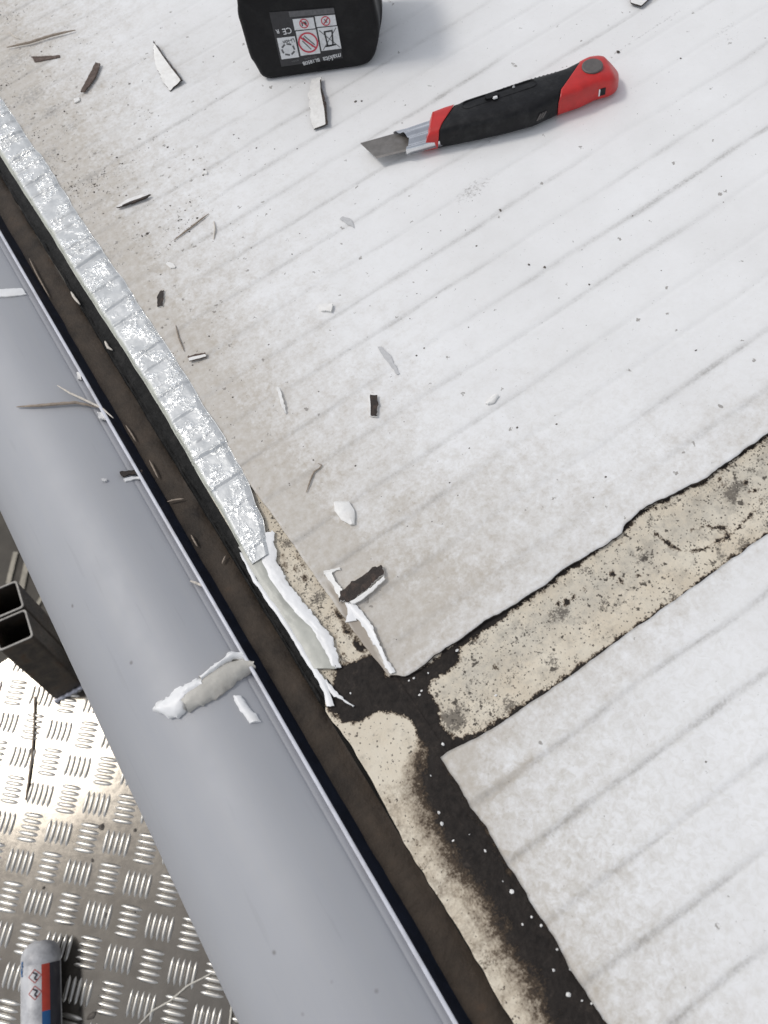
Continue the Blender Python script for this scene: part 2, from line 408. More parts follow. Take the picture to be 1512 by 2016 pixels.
# one raised bar: an elongated lens, shared by all
def bar_mesh():
    n = 9; vs_ = []; fs = []
    Lb, Wb, Hb = .0210, .0042, .0017
    for i in range(n):
        u = -1+2*i/(n-1); k = math.sqrt(max(0, 1-abs(u)**2.6))
        for j in range(5):
            a = math.pi*j/4
            vs_.append((u*Lb/2, math.cos(a)*Wb/2*max(k, .05), math.sin(a)*Hb*max(k, .02)))
    for i in range(n-1):
        for j in range(4):
            a = i*5+j; fs.append((a, a+5, a+6, a+1))
    me = bpy.data.meshes.new('tread_bar'); me.from_pydata(vs_, [], fs); me.materials.append(M_BAR)
    me.polygons.foreach_set('use_smooth', np.ones(len(fs), bool)); me.update()
    return me
BAR = bar_mesh()
o0 = P(59.5, 1629, Z_PL)[:2]; o4 = P(288, 1671, Z_PL)[:2]
e_r = (o4-o0)/4; step = np.linalg.norm(e_r); er = e_r/step; ep = np.array([er[1], -er[0]])
if ep[1] > 0: ep = -ep
ang = math.atan2(er[1], er[0])
def project(p):
    d = np.asarray(p)-CAMP; cx = d @ np.array([_d2[0], _d1[0], -_n[0]]); cy = d @ np.array([_d2[1], _d1[1], -_n[1]]); cz = d @ np.array([_d2[2], _d1[2], -_n[2]])
    return 756+FPX*cx/cz, 1008+FPX*cy/cz, cz
near, far = [], []
for i in range(-40, 41):
    for j in range(-40, 41):
        cpos = o0 + e_r*i + ep*step*j
        if not (-.985 < cpos[0] < -.185 and -.735 < cpos[1] < yedge-.012): continue
        hor = (i+j) % 2 == 0
        for k in range(5):
            off = (k-2)*.0053
            q = cpos + (ep*off if hor else er*off)
            px, py, _ = project((q[0], q[1], Z_PL))
            sil = 1000 + px*2.117   # panel silhouette hides what lies right of it
            vis = -25 < px < 500 and 1270 < py < 2045 and py > sil-40
            (near if vis else far).append((q, ang if hor else ang+math.pi/2))
near.sort(key=lambda t: -project((t[0][0], t[0][1], Z_PL))[1])
extra = near[300:]; near = near[:300]; far += extra
for q, a in near:
    o = bpy.data.objects.new('tread_bar', BAR); COL.objects.link(o); o.parent = plate
    o.location = (q[0]-plate.location.x, q[1]-plate.location.y, -.0001); o.rotation_euler = (0, 0, a+random.uniform(-.02, .02))
bv = np.array([v.co[:] for v in BAR.vertices]); bf = [tuple(p.vertices) for p in BAR.polygons]
AV, AF = [], []
for q, a in far:
    ca, sa = math.cos(a), math.sin(a); n0 = len(AV)
    for v in bv: AV.append((q[0]+v[0]*ca-v[1]*sa, q[1]+v[0]*sa+v[1]*ca, Z_PL+v[2]-.0001))
    AF += [tuple(n0+z for z in p) for p in bf]
fo = mesh_obj('tread_bars', AV, AF, M_BAR, smooth=True); fo['kind'] = 'stuff'; keep_parent(fo, plate)

# twin square tubes welded to the plate
tb = P(128, 1338, Z_PL); tt = PD(25, 1240, .68)
ax = tt-tb; tl = np.linalg.norm(ax); ax /= tl
e1 = PD(56, 1220, .68)-PD(-5, 1257, .68); e1 -= ax*(e1 @ ax); e1 /= np.linalg.norm(e1)
e2 = np.cross(ax, e1)
if e2[1] < 0: e2 = -e2
post = empty('steel_post', tuple(tb)); tag(post, 'twin bare steel box-section tubes standing welded on the tread plate', 'steel post')
def tube(center, s, length, wall, name):
    o, i = [], []
    def ring(hh, r, rad):
        pts = []
        for k in range(4):
            for q in range(4):
                a = math.pi/2*k + math.pi/2*q/3
                cxy = [(1, 1), (-1, 1), (-1, -1), (1, -1)][k]
                pts.append(center + e1*(cxy[0]*(r-rad)+rad*math.cos(a)) + e2*(cxy[1]*(r-rad)+rad*math.sin(a)) + ax*hh)
        return pts
    R = [ring(0, s/2, .003), ring(length-.0005, s/2, .003), ring(length, s/2-.0004, .0028), ring(length, s/2-wall+.0003, .0022), ring(length-.0005, s/2-wall, .002), ring(.003, s/2-wall, .002)]
    V = [p for r in R for p in r]; F = []
    n = 16
    for a in range(5):
        for b in range(n): F.append((a*n+b, a*n+(b+1) % n, (a+1)*n+(b+1) % n, (a+1)*n+b))
    F.append(tuple(range(5*n, 6*n)))
    ob = mesh_obj(name, V, F, [M_STEEL, M_CUT], None, False, None, [1 if n <= q < 4*n else 0 for q in range(len(F))]); keep_parent(ob, post); return ob
s_t = .030
tube(tb + ax*-.0015, s_t, tl+.002, .002, 'tube')
tube(tb + e2*(s_t+.0006) + ax*-.0015, s_t, tl+.004, .002, 'tube')
# weld bead: lumpy torus path round the front foot
wv, wf = [], []
path = []
hs_ = s_t/2+.001
for a, b in (((-1, -1), (1, -1)), ((1, -1), (1, 1)), ((1, 1), (1, 3.1))):
    for k in range(14):
        f_ = k/14; path.append(tb + e1*hs_*(a[0]*(1-f_)+b[0]*f_) + e2*hs_*(a[1]*(1-f_)+b[1]*f_))
for k, p in enumerate(path):
    rr = .0028*(1+.35*math.sin(k*2.1)+.2*random.random())
    d = path[min(k+1, len(path)-1)]-path[max(k-1, 0)]; d /= np.linalg.norm(d)
    up = np.array([0, 0, 1.]); s = np.cross(d, up)
    pz = np.array([p[0], p[1], Z_PL+.0008])
    for q in range(8):
        an = 2*math.pi*q/8; wv.append(pz + s*rr*math.cos(an) + up*rr*math.sin(an))
for k in range(len(path)-1):
    for q in range(8): wf.append((k*8+q, k*8+(q+1) % 8, (k+1)*8+(q+1) % 8, (k+1)*8+q))
M_WELD = simple('weld_metal', (.42, .42, .46), .32, metal=.9, var=.3, scale=500, bmp=.4)
wo = mesh_obj('weld_bead', wv, wf, M_WELD, smooth=True); keep_parent(wo, post)

# ------------------------------------------------------------------ the vehicle roof
roof = empty('vehicle_roof', (0, 0, 0))
tag(roof, 'white ribbed vehicle roof with stripped seams, edge gutter and curved grey side', 'vehicle roof')
Y0, Y1 = -0.80, 1.50
X1 = 1.05
RIBS = [k*.025 - .002 for k in range(-32, 2)] + [.0985, .123, .147, .170, .198, .223, .248, .2725, .297, .3225, .347] + [.347+.025*k for k in range(1, 46)]
rng = np.random.RandomState(3)
RSTR = {r: rng.uniform(.25, .95) for r in RIBS}
for _k in RSTR:
    if _k < .05: RSTR[_k] *= .9
RSTR[.123] = .8; RSTR[.223] = .7; RSTR[.198] = .7; RSTR[.170] = .65
RWOB = {r: rng.randint(1000) for r in RIBS}

def mem_fields(X, Y):
    z = np.zeros_like(X); gv = np.zeros_like(X)
    for r in RIBS:
        near_ = np.abs(Y-r) < .012
        if not near_.any(): continue
        xx = X[near_]; wob = (fbm(xx*22, xx*0+.5, RWOB[r], 2)-.5)*.0026
        d = (Y[near_]-r-wob)
        amp = .25+1.0*fbm(xx*16, xx*0+r*31, 5, 3)
        z[near_] += .6*(-.00046*np.exp(-(d/.0008)**2) + .00022*np.exp(-((d+.0022)/.0011)**2) + .00014*np.exp(-((d-.0022)/.0013)**2))*amp
        on = np.clip(fbm(xx*9, xx*0+3, RWOB[r]+9, 3)*2.8-.8, .08, 1)
        wdt = .0009+.0013*fbm(xx*30, xx*0, RWOB[r]+3, 2)
        gv[near_] = np.maximum(gv[near_], RSTR[r]*on*np.exp(-(d/wdt)**2))
        # faint broad grime band on one side of each rib line
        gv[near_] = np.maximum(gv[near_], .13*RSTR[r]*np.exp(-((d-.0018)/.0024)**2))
    z += (fbm(X*30, Y*30, 11, 3)-.5)*.0008
    de = np.maximum(X+.009, 0)             # distance from the edge seam
    n = fbm(X*35, Y*35, 21, 4)
    dirt = np.zeros_like(X)
    up = sstep(.085, .10, Y)
    dirt += up*np.exp(-de/.042)*(.52+.75*n)
    dirt += up*np.exp(-de/.010)*.38
    dirt += up*sstep(.33, .6, Y)*np.exp(-de/.06)*.32
    dirt += up*np.exp(-de/.11)*.26*n
    # warm stain next to the stripped cross seam
    dirt += np.exp(-np.abs(Y-.086)/.014)*(Y > .08)*.55*(.6+.8*n)*(.5+.75*np.exp(-de/.09))
    dirt += up*np.exp(-((Y-.11)/.06)**2)*np.exp(-de/.09)*.42*(.4+1.1*n)
    dirt += (Y < .05)*np.exp(-np.abs(Y-.044)/.018)*.5*(.5+n)*(.35+.8*np.exp(-de/.08))
    dirt += (Y < .05)*np.exp(-np.maximum(X+.006, 0)/.007)*.34*(.4+n)
    dirt += (Y < .05)*np.exp(-np.maximum(X+.006, 0)/.05)*.42*(.2+1.1*n)
    # short brown streak by the lower corner
    d = np.abs(Y-.0225-(X-.0)*.06); dirt += .7*np.exp(-(d/.0018)**2)*sstep(-.004, 0, X)*(1-sstep(.02, .034, X))*(Y < .05)
    mott = np.exp(-((Y-.0)/.09)**2)*np.exp(-np.maximum(X-.0, 0)/.10)*1.0 + up*np.exp(-((Y-.13)/.05)**2)*np.exp(-np.abs(X-.05)/.08)*.7
    mott = np.clip(mott+np.exp(-de/.05)*.35, 0, 1)
    speck = -.01+.30*np.exp(-np.maximum(X-.0, 0)/.055)*sstep(.20, .42, Y)+.035*np.exp(-np.maximum(X, 0)/.10)*sstep(.10, .25, Y)
    smear = np.zeros_like(X)
    # black-grey dotted smears seen on the sheet
    for px, py, rx, ry, s in ((930, 375, .020, .008, .75), (780, 625, .016, .012, .42), (985, 640, .01, .006, .4), (1390, 500, .022, .007, .5), (1425, 60, .020, .006, .55), (1440, 75, .014, .006, .55), (1100, 50, .006, .004, .6), (60, 190, .022, .02, .8), (100, 300, .014, .014, .78), (140, 250, .014, .012, .75), (30, 120, .02, .02, .75), (180, 350, .012, .010, .78), (100, 220, .012, .012, .85), (240, 330, .014, .01, .68), (190, 300, .01, .01, .7), (300, 500, .012, .008, .6), (270, 470, .006, .006, .75), (700, 190, .004, .002, .7), (1190, 670, .004, .002, .7)):
        c = P(px, py); smear = np.maximum(smear, s*np.exp(-((X-c[0])/rx)**2-((Y-c[1])/ry)**2))
    smear = np.maximum(smear, .52*np.exp(-np.maximum(X-.0, 0)/.05)*sstep(.24, .42, Y)*(.45+1.0*fbm(X*45, Y*45, 63, 3)))
    smear = np.maximum(smear, .33*np.exp(-np.maximum(X-.0, 0)/.06)*up*(.4+1.1*fbm(X*45, Y*45, 65, 3)))
    # two heavier rib lines
    for a, b, s in (((1210, 105), (1340, 20), .8), ((1300, 385), (1400, 322), .6), ((1400, 322), (1512, 252), .5), ((1000, 1240), (1090, 1200), .0)):
        A = P(*a)[:2]; B = P(*b)[:2]
        smear = np.maximum(smear, s*np.exp(-(np.minimum(line_sd(X, Y, [A, B], [0, 0]), 0)/.0013)**2))
    tan = np.clip(poly_sd(X, Y, pxw([(628, 1128), (650, 1150), (690, 1195), (722, 1235), (745, 1290), (772, 1330), (760, 1334), (700, 1255)]))/.0008, 0, 1)*.85
    return z, dict(groove=gv, dirt=np.clip(dirt, 0, 1), mottle=mott, speck=speck, smear=smear, tan=tan)

def edge_up(y):   # left cut of the upper sheet
    return np.interp(y, [.085, .113, .213, .30, 1.5], [-.0032, -.0052, -.0082, -.009, -.0095]) + (fbm(y*90, y*0, 31, 3)-.5)*.0012*(y < .24)
def edge_lo(y):
    return -.0050 + np.interp(y, [-.8, -.06, .02, .046], [-.002, -.0018, .0008, .001]) + (fbm(y*150, y*0, 33, 3)-.5)*.0022
_ct = np.array([P(a, b)[:2] for a, b in [(770, 1330), (795, 1332), (830, 1312), (870, 1282), (905, 1258), (950, 1225), (1010, 1190), (1060, 1160), (1110, 1122), (1160, 1090), (1225, 1050), (1232, 1030), (1260, 1005), (1320, 975), (1390, 940), (1430, 910), (1475, 880), (1512, 855)]])
_cb = np.array([P(a, b)[:2] for a, b in [(868, 1490), (900, 1470), (960, 1440), (1020, 1400), (1100, 1345), (1150, 1312), (1165, 1300), (1178, 1292), (1210, 1265), (1270, 1222), (1350, 1166), (1512, 1050)]])
def seam_top(x):
    return np.interp(x, _ct[:, 0], _ct[:, 1]) + (fbm(x*160, x*0, 41, 3)-.5)*.0018
def seam_bot(x):
    return np.interp(x, _cb[:, 0], _cb[:, 1]) + (fbm(x*160, x*0, 43, 3)-.5)*.0012

def axis_samples(a, b, fine_to, fs, cs):
    f = np.arange(a, fine_to, fs); c = np.geomspace(1, 1+(b-fine_to)/cs*.6, 26); c = (c-1)/(c[-1]-1)*(b-fine_to)+fine_to
    return np.r_[f, c]
def membrane(name, upper):
    FS = .00125
    if upper:
        tx = axis_samples(0, X1, .43, FS, .03); ty = axis_samples(0, Y1-.085, .60, FS, .03)
        S, T = np.meshgrid(tx, ty, indexing='ij')
        X = S-.005; Y = T+.085
        for _ in range(6):
            ex = edge_up(Y); fall = np.exp(-S/.02)
            X = np.where(S < .2, S + ex*1., S-.009*1+0) if False else S + ex*fall + (-.009)*(1-fall)
            st = seam_top(X); X = X
            fy = np.exp(-T/.015); Y = T + st*fy + .085*(1-fy)
    else:
        tx = axis_samples(0, X1, .26, FS, .03); ty = axis_samples(0, .044-Y0, .20, FS, .03)
        S, T = np.meshgrid(tx, ty, indexing='ij')
        X = S-.005; Y = .044-T
        for _ in range(6):
            ex = edge_lo(Y); fall = np.exp(-S/.02); X = S + ex*fall + (-.006)*(1-fall)
            sb = seam_bot(X); fy = np.exp(-T/.015); Y = -T + sb*fy + .044*(1-fy)
    z, at = mem_fields(X, Y)
    nu, nv = X.shape
    V = np.stack([X, Y, z], -1).reshape(-1, 3)
    F = grid_faces(nu, nv)
    if not upper: F = F[:, ::-1]
    # thickness: skirt on the two cut sides
    i0 = np.arange(nv); j0 = np.arange(nu)*nv
    base = len(V)
    low1 = V[i0].copy(); low1[:, 2] -= .0026; low2 = V[j0].copy(); low2[:, 2] -= .0026
    V = np.vstack([V, low1, low2])
    s1 = np.stack([i0[:-1], i0[1:], base+np.arange(nv-1)+1, base+np.arange(nv-1)], 1)
    b2 = base+nv
    s2 = np.stack([j0[:-1], b2+np.arange(nu-1), b2+np.arange(nu-1)+1, j0[1:]], 1)
    FF = np.vstack([F, s1, s2])
    at = {k: np.r_[v.ravel(), v.reshape(-1)[i0], v.reshape(-1)[j0]] for k, v in at.items()}
    ob = mesh_obj(name, V, FF, [M_MEM, M_BLK], roof, True, at, np.r_[np.zeros(len(F), int), np.ones(len(s1)+len(s2), int)])
    return ob
membrane('roof_sheet', True)
membrane('roof_sheet', False)

# stripped seam floor (filler board with black adhesive)
BLACK = [(640, 1388), (646, 1322), (690, 1300), (745, 1283), (765, 1326), (800, 1326), (850, 1300), (880, 1272), (960, 1216), (1010, 1182), (1005, 1198), (955, 1235), (908, 1272), (906, 1300), (880, 1326), (846, 1340), (842, 1358), (862, 1385), (868, 1420), (892, 1448), (940, 1446), (970, 1440), (900, 1500), (935, 1550), (995, 1640), (1095, 1795), (1160, 1890), (1225, 2010)]
BLACK2 = [(1062, 2016), (1050, 1960), (1020, 1915), (985, 1860), (955, 1800), (920, 1745), (880, 1690), (845, 1630), (815, 1575), (808, 1510), (822, 1465), (815, 1428), (792, 1408), (762, 1400), (735, 1402), (715, 1416), (695, 1427), (672, 1420)]
def black_fields(X, Y):
    poly = pxw(BLACK) + [np.array([.003, -.9]), np.array([-.026, -.9]), np.array([-.024, -.2])] + pxw(BLACK2)
    sd = poly_sd(X, Y, poly)*1000
    # strokes: dark edges of the cross seam, cracks, blotches
    def st(L_, R_): return line_sd(X, Y, pxw(L_), [r*MM for r in R_])*1000
    sd = np.maximum(sd, st([(905, 1262), (1010, 1188), (1100, 1128), (1160, 1090), (1232, 1035), (1260, 1006), (1390, 940), (1512, 855), (1620, 780)], [2.6, 2.4, 1.7, 1.2, 1.8, 1.1, 1.0, .9, .8])-.2)
    sd = np.maximum(sd, st([(868, 1495), (960, 1440), (1100, 1345), (1165, 1300), (1210, 1265), (1512, 1050)], [2.8, 2.2, 1.8, 1.9, 1.2, 1.0])-.2)
    sd = np.maximum(sd, st([(1290, 1045), (1320, 1068), (1345, 1082), (1385, 1078), (1405, 1066), (1430, 1058), (1455, 1036), (1482, 1010), (1500, 978)], [.1, 1.2, .0, .8, .1, .6, .1, .1, .0]))
    sd = np.maximum(sd, st([(1360, 1040), (1390, 1030), (1425, 1036), (1455, 1036)], [0, .1, .1, .2]))
    for px, py, r in ((1208, 1128, 2.0), (1222, 1140, 1.4), (1115, 1180, 2.2), (1100, 1185, 1.4), (1130, 1173, 1.5), (1152, 1156, .9), (1418, 940, 1.2), (1425, 950, .9), (1488, 962, 2.0), (1470, 945, 1.2), (1260, 1130, .7), (1225, 1065, .8), (975, 1312, 1.2), (890, 1345, .6), (1100, 1250, .3), (960, 1375, .8)):
        c = P(px, py); sd = np.maximum(sd, r-np.hypot(X-c[0], Y-c[1])*1000-.5)
    # brown patches where the edge strip was just peeled
    sd0 = sd.copy()
    pe = poly_sd(X, Y, pxw([(540, 1060), (575, 1085), (640, 1170), (700, 1250), (745, 1290), (690, 1310), (650, 1260), (600, 1190), (555, 1110)]))*1000
    nn_ = fbm(X*150, Y*110, 57, 4)
    sd = np.maximum(sd, np.minimum((nn_-.60)*26, pe*.5))
    sd = np.maximum(sd, -6)
    sd = sd + 1.2*((X < -.002) & (Y < .05))
    fuzz = np.where(X < -.0, sstep(.062, .045, Y), 0)*(X < -.002)
    fuzz = np.maximum(fuzz, .22*sstep(.10, .12, Y)*(X < -.002))
    dots = np.full(X.shape, .30)
    c = P(900, 1420); dots += .55*np.exp(-((X-c[0])/.016)**2-((Y-c[1])/.012)**2)
    c = P(930, 1330); dots += .12*np.exp(-((X-c[0])/.03)**2-((Y-c[1])/.02)**2)
    dots += .16*sstep(.11, .19, X)
    edge = (X < -.002); dots = np.where(edge & (Y < .085), .16, dots); dots = np.where(edge & (Y > .1), .5, dots)
    grey = .62*np.exp(-((Y-.068)/.011)**2)*(X > .0) - .12 + .3*sstep(.0, .03, X)
    grey = np.where(edge, 0.-.2, grey)
    return dict(black=sd, fuzz=fuzz, dots=dots, grey=grey)
def recess(name, xs, ys, left=None, dz=0.):
    X, Y = np.meshgrid(xs, ys, indexing='ij')
    at = black_fields(X, Y)
    if left is not None:
        t = (X-xs[0])/(xs[-1]-xs[0]); X = left(Y)*(1-t)+xs[-1]*t
    Z = -.0021+dz+(fbm(X*90, Y*90, 51, 4)-.5)*.0008 + .0004*np.clip(at['black']/2, 0, 1)*fbm(X*700, Y*700, 52, 2)
    V = np.stack([X, Y, Z], -1).reshape(-1, 3); F = grid_faces(*X.shape)
    nu, nv = X.shape; fs = [F]
    if left is not None:   # skirt into the channel
        low = V[:nv].copy(); low[:, 2] -= .0072; b0 = len(V); V = np.vstack([V, low])
        i = np.arange(nv-1); fs.append(np.stack([i, i+1, b0+i+1, b0+i], 1))
        at = {k: np.r_[v.ravel(), (np.full(nv, 8.) if k == 'black' else v.ravel()[:nv])] for k, v in at.items()}
    return mesh_obj(name, V, np.vstack(fs), M_FIL, roof, True, at)
ys = np.r_[np.linspace(Y0, -.15, 60)[:-1], np.arange(-.15, .23, .0006)]
def left_edge(Y):
    return np.interp(Y, [-.8, -.05, .0, .03, .07, .092, .102, .23], [-.035, -.035, -.0347, -.0362, -.0335, -.0342, -.0300, -.0285]) + (fbm(Y*55, Y*0, 61, 3)-.5)*.0040*(Y < .1)
recess('edge_filler_strip', np.arange(-.0345, -.00, .0006), ys, left_edge)
recess('cross_filler_strip', np.r_[np.arange(-.0004, .26, .0006), np.linspace(.262, X1, 60)], np.arange(.039, .0935, .0006), dz=-.0003)

# gutter channel, lip and curved grey side: profiles swept along y
def profile(px_list, name, mat, parent, ny=2, wob=None, smooth=True, y0=Y0, y1=Y1):
    ysr = np.linspace(y0, y1, ny)
    V = []
    for y in ysr:
        for k, (x, z) in enumerate(px_list):
            dx, dz = wob(k, y) if wob else (0, 0)
            V.append(((x+dx)*MM, y, (z+dz)*MM))
    F = grid_faces(ny, len(px_list))
    return mesh_obj(name, V, F, mat, parent, smooth)
def wob_floor(k, y): return (0, (float(fbm(y*60, k*3.3, 71, 3))-.5)*1.6)
profile([(-36.4+.0, -9), (-38, -8.6), (-41, -8.2), (-45, -8.3), (-49.0, -8.6), (-50.6, -8)], 'gutter_floor', M_CHAN, roof, 900, wob_floor)
profile([(-49.2, -9.2), (-50.0, -7.8), (-51.4, -5.5), (-52.6, -3), (-53.1, -.6), (-53.2, -.1)], 'gutter_wall', M_NAVY, roof, 500, lambda k, y: ((float(fbm(y*40, k*1.7, 73, 3))-.5)*(.9 if k < 3 else .1), 0))
profile([(-53.2, -.2), (-53.25, .2), (-53.5, .45), (-54.7, .4), (-55.0, .1), (-55.1, -3.2), (-55.7, -4.8)], 'gutter_lip', M_LIP, roof, 300, lambda k, y: ((float(fbm(y*12, .3, 75, 2))-.5)*.5, 0))
CX, CZ, RR = -85.0, -52.4, 56.8
prof = [(-55.6, -4.6), (-56.6, -3.6), (-58.0, -2.6), (-58.3, -2.7), (-58.7, -2.5), (-59.0, -2.0)]
for a in np.linspace(-27, 90, 60): prof.append((CX-RR*math.sin(math.radians(a)), CZ+RR*math.cos(math.radians(a))))
for z in (-150, -300, -600, -999): prof.append((CX-RR, z))
profile(prof, 'grey_side_panel', M_GREY, roof, 120, lambda k, y: ((float(fbm(y*3, k*.1, 77, 2))-.5)*1.0, 0))
# inner wall under the seam
def wob_in(k, y): return (float(left_edge(np.array([min(y, .09)]))[0]/MM)+35.2 if y < .095 else .6, 0)
profile([(-36.2, -9.6), (-36.0, -7), (-35.3, -4.2)], 'gutter_inner_wall', M_RUB, roof, 700, wob_in)
# ragged black rubber beside the tape (upper part only)
def wob_rub(k, y):
    f = float(fbm(y*70, k*2.3, 81, 4))-.5; f2 = float(fbm(y*260, k*1.3, 83, 3))-.5
    return (f*2.2+f2*.8 if k < 4 else f*.4, f*1.2+f2*.8)
profile([(-36.2, -9.0), (-35.9, -5.2), (-34.6, -4.2), (-33.6, -5.0), (-32.6, -3.4), (-30.0, -2.6), (-27.0, -2.4)], 'rubber_seal', M_RUB, roof, 1400, wob_rub, True, .098, Y1)

# ------------------------------------------------------------------ foil tape over the seam
def build_tape():
    ys_ = np.r_[np.arange(.172, .62, .0008), np.linspace(.622, Y1, 220)]
    ts = np.linspace(0, 1, 34)
    Yg, T = np.meshgrid(ys_, ts, indexing='ij')
    left = -.0285+np.interp(Yg, [.17, .2, .3, .6, 1.5], [-.0012, 0, .0015, -.001, -.001])+(fbm(Yg*30, Yg*0, 91, 3)-.5)*.0018
    right = np.interp(Yg, [.172, .19, .213, .25, .3, .45, .6, 1.5], [-.019, -.0122, -.0078, -.0060, -.0056, -.0058, -.0065, -.0065])+(fbm(Yg*45, Yg*0, 93, 3)-.5)*.0026
    X = left*(1-T)+right*T
    Z = .0013*np.minimum(1, np.sin(np.pi*np.clip(T, 0, 1))*2.2)**.7 + .0004
    Z = np.where(T < .10, Z-.0028*(1-T/.10)**1.3, Z)
    rs = np.random.RandomState(12); y = .18
    while y < Y1:
        q = rs.uniform(.35, 1.3); sl = rs.uniform(-.0025, .0025); wd = rs.uniform(.00045, .0008)
        d = Yg-y-sl*(T-.5)-(fbm(T*3, T*0+y*90, 95, 2)-.5)*.0014
        a, b_ = (rs.uniform(0, .35), 1.) if rs.rand() < .5 else (0., rs.uniform(.65, 1.))
        cover = sstep(a-.08, a+.06, T)*(1-sstep(b_-.06, b_+.08, T)) if rs.rand() < .6 else 1
        Z += .0013*q*np.exp(-(d/wd)**2)*np.sin(np.pi*np.clip(T, .03, .97))**.4*cover
        Z -= .0004*q*np.exp(-((d+.0018)/.0011)**2)*cover
        y += rs.choice([.006, .011, .014, .019, .026])*rs.uniform(.85, 1.15)
    Z += (fbm(X*260, Yg*260, 97, 3)-.5)*.0004 + (fbm(X*70, Yg*70, 98, 3)-.5)*.0009
    Z = np.maximum(Z, -.004)
    V = np.stack([X, Yg, Z], -1).reshape(-1, 3); nu, nv = X.shape
    E_ = (1-sstep(.07, .15, T+(fbm(Yg*120, T*5, 96, 3)-.5)*.12)).ravel()
    F = grid_faces(nu, nv)[:, ::-1]
    low = V.reshape(nu, nv, 3)[:, -1].copy(); low[:, 2] -= .0012
    b0 = len(V); V = np.vstack([V, low]); i = np.arange(nu-1)
    s = np.stack([i*nv+nv-1, (i+1)*nv+nv-1, b0+i+1, b0+i], 1)
    low2 = V[:nu*nv].reshape(nu, nv, 3)[:, 0].copy(); low2[:, 2] -= .002; b1 = len(V); V = np.vstack([V, low2])
    s2 = np.stack([i*nv, b1+i, b1+i+1, (i+1)*nv], 1)
    o = mesh_obj('foil_tape', V, np.vstack([F, s, s2]), M_FOIL, roof, True, dict(edge=np.r_[E_, np.zeros(nu), np.ones(nu)]))
    o['label'] = 'crinkled silver foil tape along the gutter'
build_tape()

# ------------------------------------------------------------------ thin sheets, strips, flakes
def grey_z(x):
    d = min(abs(x/MM-CX), RR-.01); return max(CZ+math.sqrt(RR*RR-d*d), -3.0 if x/MM > CX else -999)*MM
def on_roof(px, py, z0=0.0003): return P(px, py, z0), np.array([0, 0, 1.])
def on_grey(px, py, lift=.0):
    z = -.003
    for _ in range(25):
        p = P(px, py, z); z = .5*z+.5*grey_z(p[0])
    p = P(px, py, z); d = max(min((p[0]/MM-CX)/RR, .95), -.95)
    return p, np.array([d, 0, math.sqrt(max(0, 1-d*d))])
def on_plate(px, py): return P(px, py, Z_PL+.0004), np.array([0, 0, 1.])
def on_floor(px, py): return P(px, py, -.0080), np.array([0, 0, 1.])
def on_recess(px, py): return P(px, py, -.0010), np.array([0, 0, 1.])

def strip(name, Lp, Rp, mats, surf=on_roof, thick=.0009, lift=None, nl=18, nw=7, dome=0., jag=.00035, dark=None, parent=None, seed=1, smooth=True):
    """solid sheet between two pixel outlines that were laid on a real surface"""
    Lr = resample(Lp, nl); Rr = resample(Rp, nl)
    top, bot = [], []
    org = None
    for i in range(nl):
        for j in range(nw):
            t = j/(nw-1); s = i/(nl-1)
            q = Lr[i]*(1-t)+Rr[i]*t
            p, nn = surf(*q)
            ed = 1 if j in (0, nw-1) or i in (0, nl-1) else 0
            jj = (float(vnoise(i*.9+seed*7, j*.7, seed))-.5)*2*jag
            p = p + np.array([jj*ed, (float(vnoise(i*.8, j*.9+seed*5, seed+3))-.5)*2*jag*ed, 0])
            hgt = (lift(s, t) if lift else 0) + dome*(math.sin(math.pi*t)**.7) + (float(vnoise(i*.6+seed, j*.8, seed+9))-.5)*thick*.35
            top.append(p+nn*(thick+hgt)); bot.append(p+nn*max(hgt*.9, 0) if lift else p)
    n = nl*nw; V = np.array(top+bot); F = []; fm = []
    for i in range(nl-1):
        for j in range(nw-1):
            a = i*nw+j
            F.append((a, a+nw, a+nw+1, a+1)); d = 0
            if dark:
                s = (i+.5)/(nl-1); t = (j+.5)/(nw-1)
                d = 1 if dark(s, t) else 0
            fm.append(d)
            F.append((n+a, n+a+1, n+a+nw+1, n+a+nw)); fm.append(1)
    per = [(i, 0) for i in range(nl)] + [(nl-1, j) for j in range(1, nw)] + [(i, nw-1) for i in range(nl-2, -1, -1)] + [(0, j) for j in range(nw-2, 0, -1)]
    per = [i*nw+j for i, j in per]
    for k in range(len(per)):
        a, b = per[k], per[(k+1) % len(per)]
        F.append((a, n+a, n+b, b)); fm.append(1)
    if not isinstance(mats, (list, tuple)): mats = [mats, mats]
    org = V[:n].mean(0) if parent is None else np.zeros(3)
    o = mesh_obj(name, V-org, F, mats, parent, smooth, None, fm)
    bm = bmesh.new(); bm.from_mesh(o.data); bmesh.ops.recalc_face_normals(bm, faces=bm.faces); bm.to_mesh(o.data); bm.free()
    o.data.set_sharp_from_angle(angle=math.radians(42))
    o.location = org
    return o
